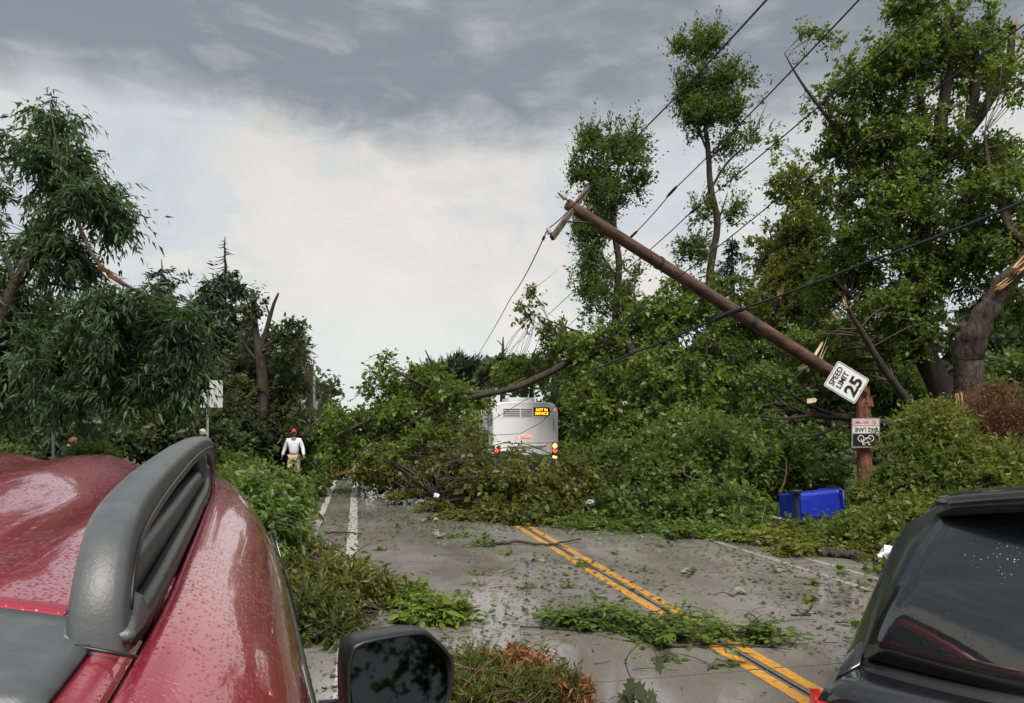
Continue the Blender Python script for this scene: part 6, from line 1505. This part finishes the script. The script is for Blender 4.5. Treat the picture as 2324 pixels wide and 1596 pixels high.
make_tree('twig_tangle', 'knot of bare dark twigs at the far end of the leaf drift', 'branches', 84, [],
    [([(1690, 1462, 6.1), (1700, 1420, 6.1), (1730, 1395, 6.1)], [.007, .006, .003]), ([(1700, 1440, 6.1), (1720, 1410, 6.1), (1700, 1392, 6.1), (1690, 1400, 6.1)], [.005, .005, .004, .003]), ([(1700, 1470, 6.0), (1760, 1452, 6.0), (1800, 1462, 6.0)], [.008, .006, .003]), ([(1710, 1465, 6.0), (1725, 1440, 6.0), (1690, 1418, 6.0), (1672, 1425, 6.0)], [.006, .005, .004, .003]), ([(1730, 1480, 5.9), (1790, 1470, 5.9), (1812, 1445, 5.9)], [.007, .005, .003]), ([(1730, 1480, 5.9), (1780, 1500, 5.7), (1830, 1512, 5.6), (1860, 1508, 5.6)], [.008, .007, .006, .004]),
     ([(1745, 1470, 6.0), (1760, 1440, 6.0), (1735, 1425, 6.0)], [.005, .004, .003])], 0, 'maple', 'darkbark', base=GX(1720, 6.0))
make_tree('conifer_bough', 'torn pine bough with rusty needles lying beside the door mirror', 'branch', 85,
    [(1070, 1545, 5.0, 60, 42, .3), (1130, 1570, 4.85, 80, 28, .3), (1230, 1580, 4.75, 70, 20, .25), (1060, 1590, 4.7, 60, 20, .25), (1290, 1590, 4.7, 45, 10, .2), (1140, 1528, 5.1, 40, 18, .2)],
    [([(1000, 1500, 4.9), (1080, 1520, 4.85), (1150, 1530, 4.8), (1250, 1560, 4.75), (1330, 1605, 4.6)], [.011, .010, .009, .007, .004]), ([(1000, 1570, 4.7), (1060, 1580, 4.65), (1120, 1620, 4.5)], [.008, .006, .004]), ([(1090, 1520, 4.85), (1130, 1570, 4.7), (1150, 1620, 4.5)], [.006, .005, .003])],
    190, 'olive', 'redtwig', sticks=40, stick_len=.35, leaf=.055, aspect=.17, n_tw=7, n_lf=16, tw_len=.13, tpl=LANCE, zmin=.02, droop=-.1, tint0=-.15, tw_r=.004, tight=.5, base=GX(1150, 4.9), twigmat='redtwig', twig_tubes=True)
make_tree('rusty_bough', 'dead rust-brown needle spray on top of the torn pine bough', 'branch', 86,
    [(1175, 1500, 5.1, 26, 16, .12), (1150, 1515, 5.0, 30, 14, .12), (1300, 1575, 4.7, 45, 16, .15), (1215, 1512, 5.0, 12, 14, .1), (1270, 1592, 4.65, 40, 10, .12)], [([(1130, 1560, 4.9), (1160, 1520, 5.0), (1200, 1478, 5.1)], [.006, .005, .003])],
    75, 'deadneedle', 'redtwig', leaf=.06, aspect=.25, n_tw=6, n_lf=9, tw_len=.11, tpl=LANCE, zmin=.03, tint0=.1, tw_r=.004, base=GX(1200, 5.0), twigmat='redtwig')
# standing sprig with drooping broad leaves
sp0 = GND(1438, 1606)
r_ = tag(empty('upright_sprig', sp0), 'thin upright sprig with large drooping dark leaves on the near lane', 'twig')
w, rr = smooth_path([P(1438, 1606, 4.62), P(1437, 1555, 4.62), P(1420, 1500, 4.62), P(1452, 1462, 4.62), P(1480, 1470, 4.6), P(1492, 1495, 4.6)], [.006, .005, .0045, .004, .003, .002], 5)
MB().tube(w, rr, 6).build('stem', M['redtwig'], r_, True)
lv = Leaves(); bs = np.array([P(1492, 1492, 4.6), P(1430, 1540, 4.6), P(1445, 1550, 4.58), P(1425, 1570, 4.6), P(1455, 1580, 4.58), P(1470, 1570, 4.6), P(1462, 1600, 4.55)])
axs = np.array([(.15, -.1, -1), (-.1, -.2, -1), (.3, -.1, -1), (-.3, -.2, -.9), (.35, -.2, -.9), (.5, 0, -.7), (.8, -.2, -.3)], float)
lv.put(bs, axs, np.array([(.5, -1, .3)] * 7) + rgl.normal(size=(7, 3)) * .3, np.array([.12, .15, .14, .13, .15, .12, .16]), np.array([.08, .14, .12, .12, .13, .10, .10]), np.array([.1, .35, .25, .15, .3, .2, .02]), MAPLE)
lv.build('leaves', M['darkbush'], r_)
# pale litter
def crumple(name, label, c, size, n, seed, mat, cat='litter'):
    rg = random.Random(seed); bm = bmesh.new(); bmesh.ops.create_icosphere(bm, subdivisions=2, radius=1)
    for v in bm.verts:
        k = .55 + .75 * rg.random(); v.co = Vector((v.co.x * size[0] * k, v.co.y * size[1] * k, max(-.9, v.co.z) * size[2] * k))
    me = bpy.data.meshes.new(name); bm.to_mesh(me); bm.free()
    o = mesh_obj(name, me, mat); o.location = c; tag(o, label, cat); return o
g = GND(2035, 1278); crumple('plastic_bag', 'crumpled white plastic bag lying by the kerb in front of the black car', (g.x, g.y, .10), (.26, .16, .13), 2, 3, M['white'], 'bag')
g = P(1988, 1133, 12.0); crumple('paper_scrap', 'white paper scrap caught in the shrub over the kerb', g, (.09, .05, .07), 2, 4, M['white'])
g = P(990, 1125, 15.2); crumple('paper_scrap', 'pale paper scrap at the foot of the curved stick', g, (.06, .04, .05), 2, 5, M['white'])
g = P(1338, 1140, 13.6); crumple('paper_scrap', 'bluish scrap of foil in the green mound', g, (.09, .05, .05), 2, 6, M['galv'])
g = P(1944, 1162, 11.6); o = MB().box((0, 0, 0), (.42, .10, .03)).build('white_board', M['white'], None, bevel=.005); o.location = g; o.rotation_euler = (.1, -.05, -.2); tag(o, 'narrow white board in the leaves right of the tipped blue bin', 'board')
def shard(label, px, py, d, ln, ang, seed, mat='palesplit', w=.05):
    o = MB().prism([(-ln / 2, -w / 2), (ln * .3, -w * .6), (ln / 2, -w * .1), (ln * .35, w * .4), (-ln * .4, w * .6)], -.012, .012).build('wood_shard', M[mat], None)
    o.location = P(px, py, d); m_ = Matrix.Rotation(-YAW, 4, 'Z') @ Matrix.Rotation(R(80), 4, 'X') @ Matrix.Rotation(R(ang), 4, 'Z'); o.rotation_euler = m_.to_euler(); tag(o, label, 'wood')
shard('pale wood splinter standing up in the debris beside the far blue bin', 802, 1064, 19, .38, 62, 1)
shard('thin pale splinter stuck between the leaves by the curved stick', 870, 1072, 18.6, .2, 100, 2, w=.03)
shard('pale wood splinter below the bus tail lamp', 1118, 1070, 18, .32, -55, 3)
shard('orange wood slab lying by the road edge behind the man', 770, 1072, 20, .5, 12, 4, 'split', .12)
shard('pale split wood fragment caught in leaves left of the speed sign', 1842, 909, 15, .22, 12, 5, 'palesplit', .09)
shard('long pale splinter above the lower end of the leaning pole', 1856, 795, 15.0, .45, 58, 6, 'palesplit', .05)
shard('pale torn wood under the leaning pole shaft', 1822, 830, 15.0, .28, 40, 7, 'palesplit', .07)
# bare sticks poking from the green mounds
def poke(label, pts, r, mat='redtwig'):
    w = [P(*p) for p in pts]; p, rr = smooth_path(w, [r * (1 - .6 * i / (len(w) - 1)) for i in range(len(w))], 5, r * .2, 2)
    r_ = tag(empty('bare_branch', p[0]), label, 'branch'); MB().tube(p, rr, 7, jag=.15).build('stem', M[mat], r_, True)
poke('bare reddish branch arching up beside the tipped blue bin', [(1768, 1120, 12.9), (1782, 1090, 12.9), (1785, 1060, 12.9), (1783, 1040, 12.9)], .022)
poke('bare forked branch hanging down left of the blue bin', [(1735, 1150, 12.6), (1728, 1185, 12.4), (1712, 1205, 12.3)], .014)
poke('long thin branch sweeping across the green mound', [(1555, 1050, 14), (1553, 1075, 13.9), (1585, 1090, 13.8), (1640, 1098, 13.6), (1690, 1112, 13.5)], .016)
# a tree behind the photographer, seen in the door mirror and the car glass
rt_ = make_tree('roadside_tree', 'dark leafy tree reflected in the red car door mirror', 'tree', 91,
    [], [([(9.2, -6, 0), (9.2, -6, 2.0), (8.9, -6.1, 4.5)], [.3, .25, .1])], 0, 'maple', limb_px=False)
rgb_ = np.random.default_rng(91); lv = Leaves(); cc = np.array((9.3, -6.2, 3.2)) + rgb_.normal(size=(420, 3)) * (1.15, 1.0, 1.2); sprays(lv, cc, unit(cc - np.array((9.2, -6, 2.5))), rgb_, 5, 7, .5, .16, .6)
lv.build('crown', M['maple'], rt_)
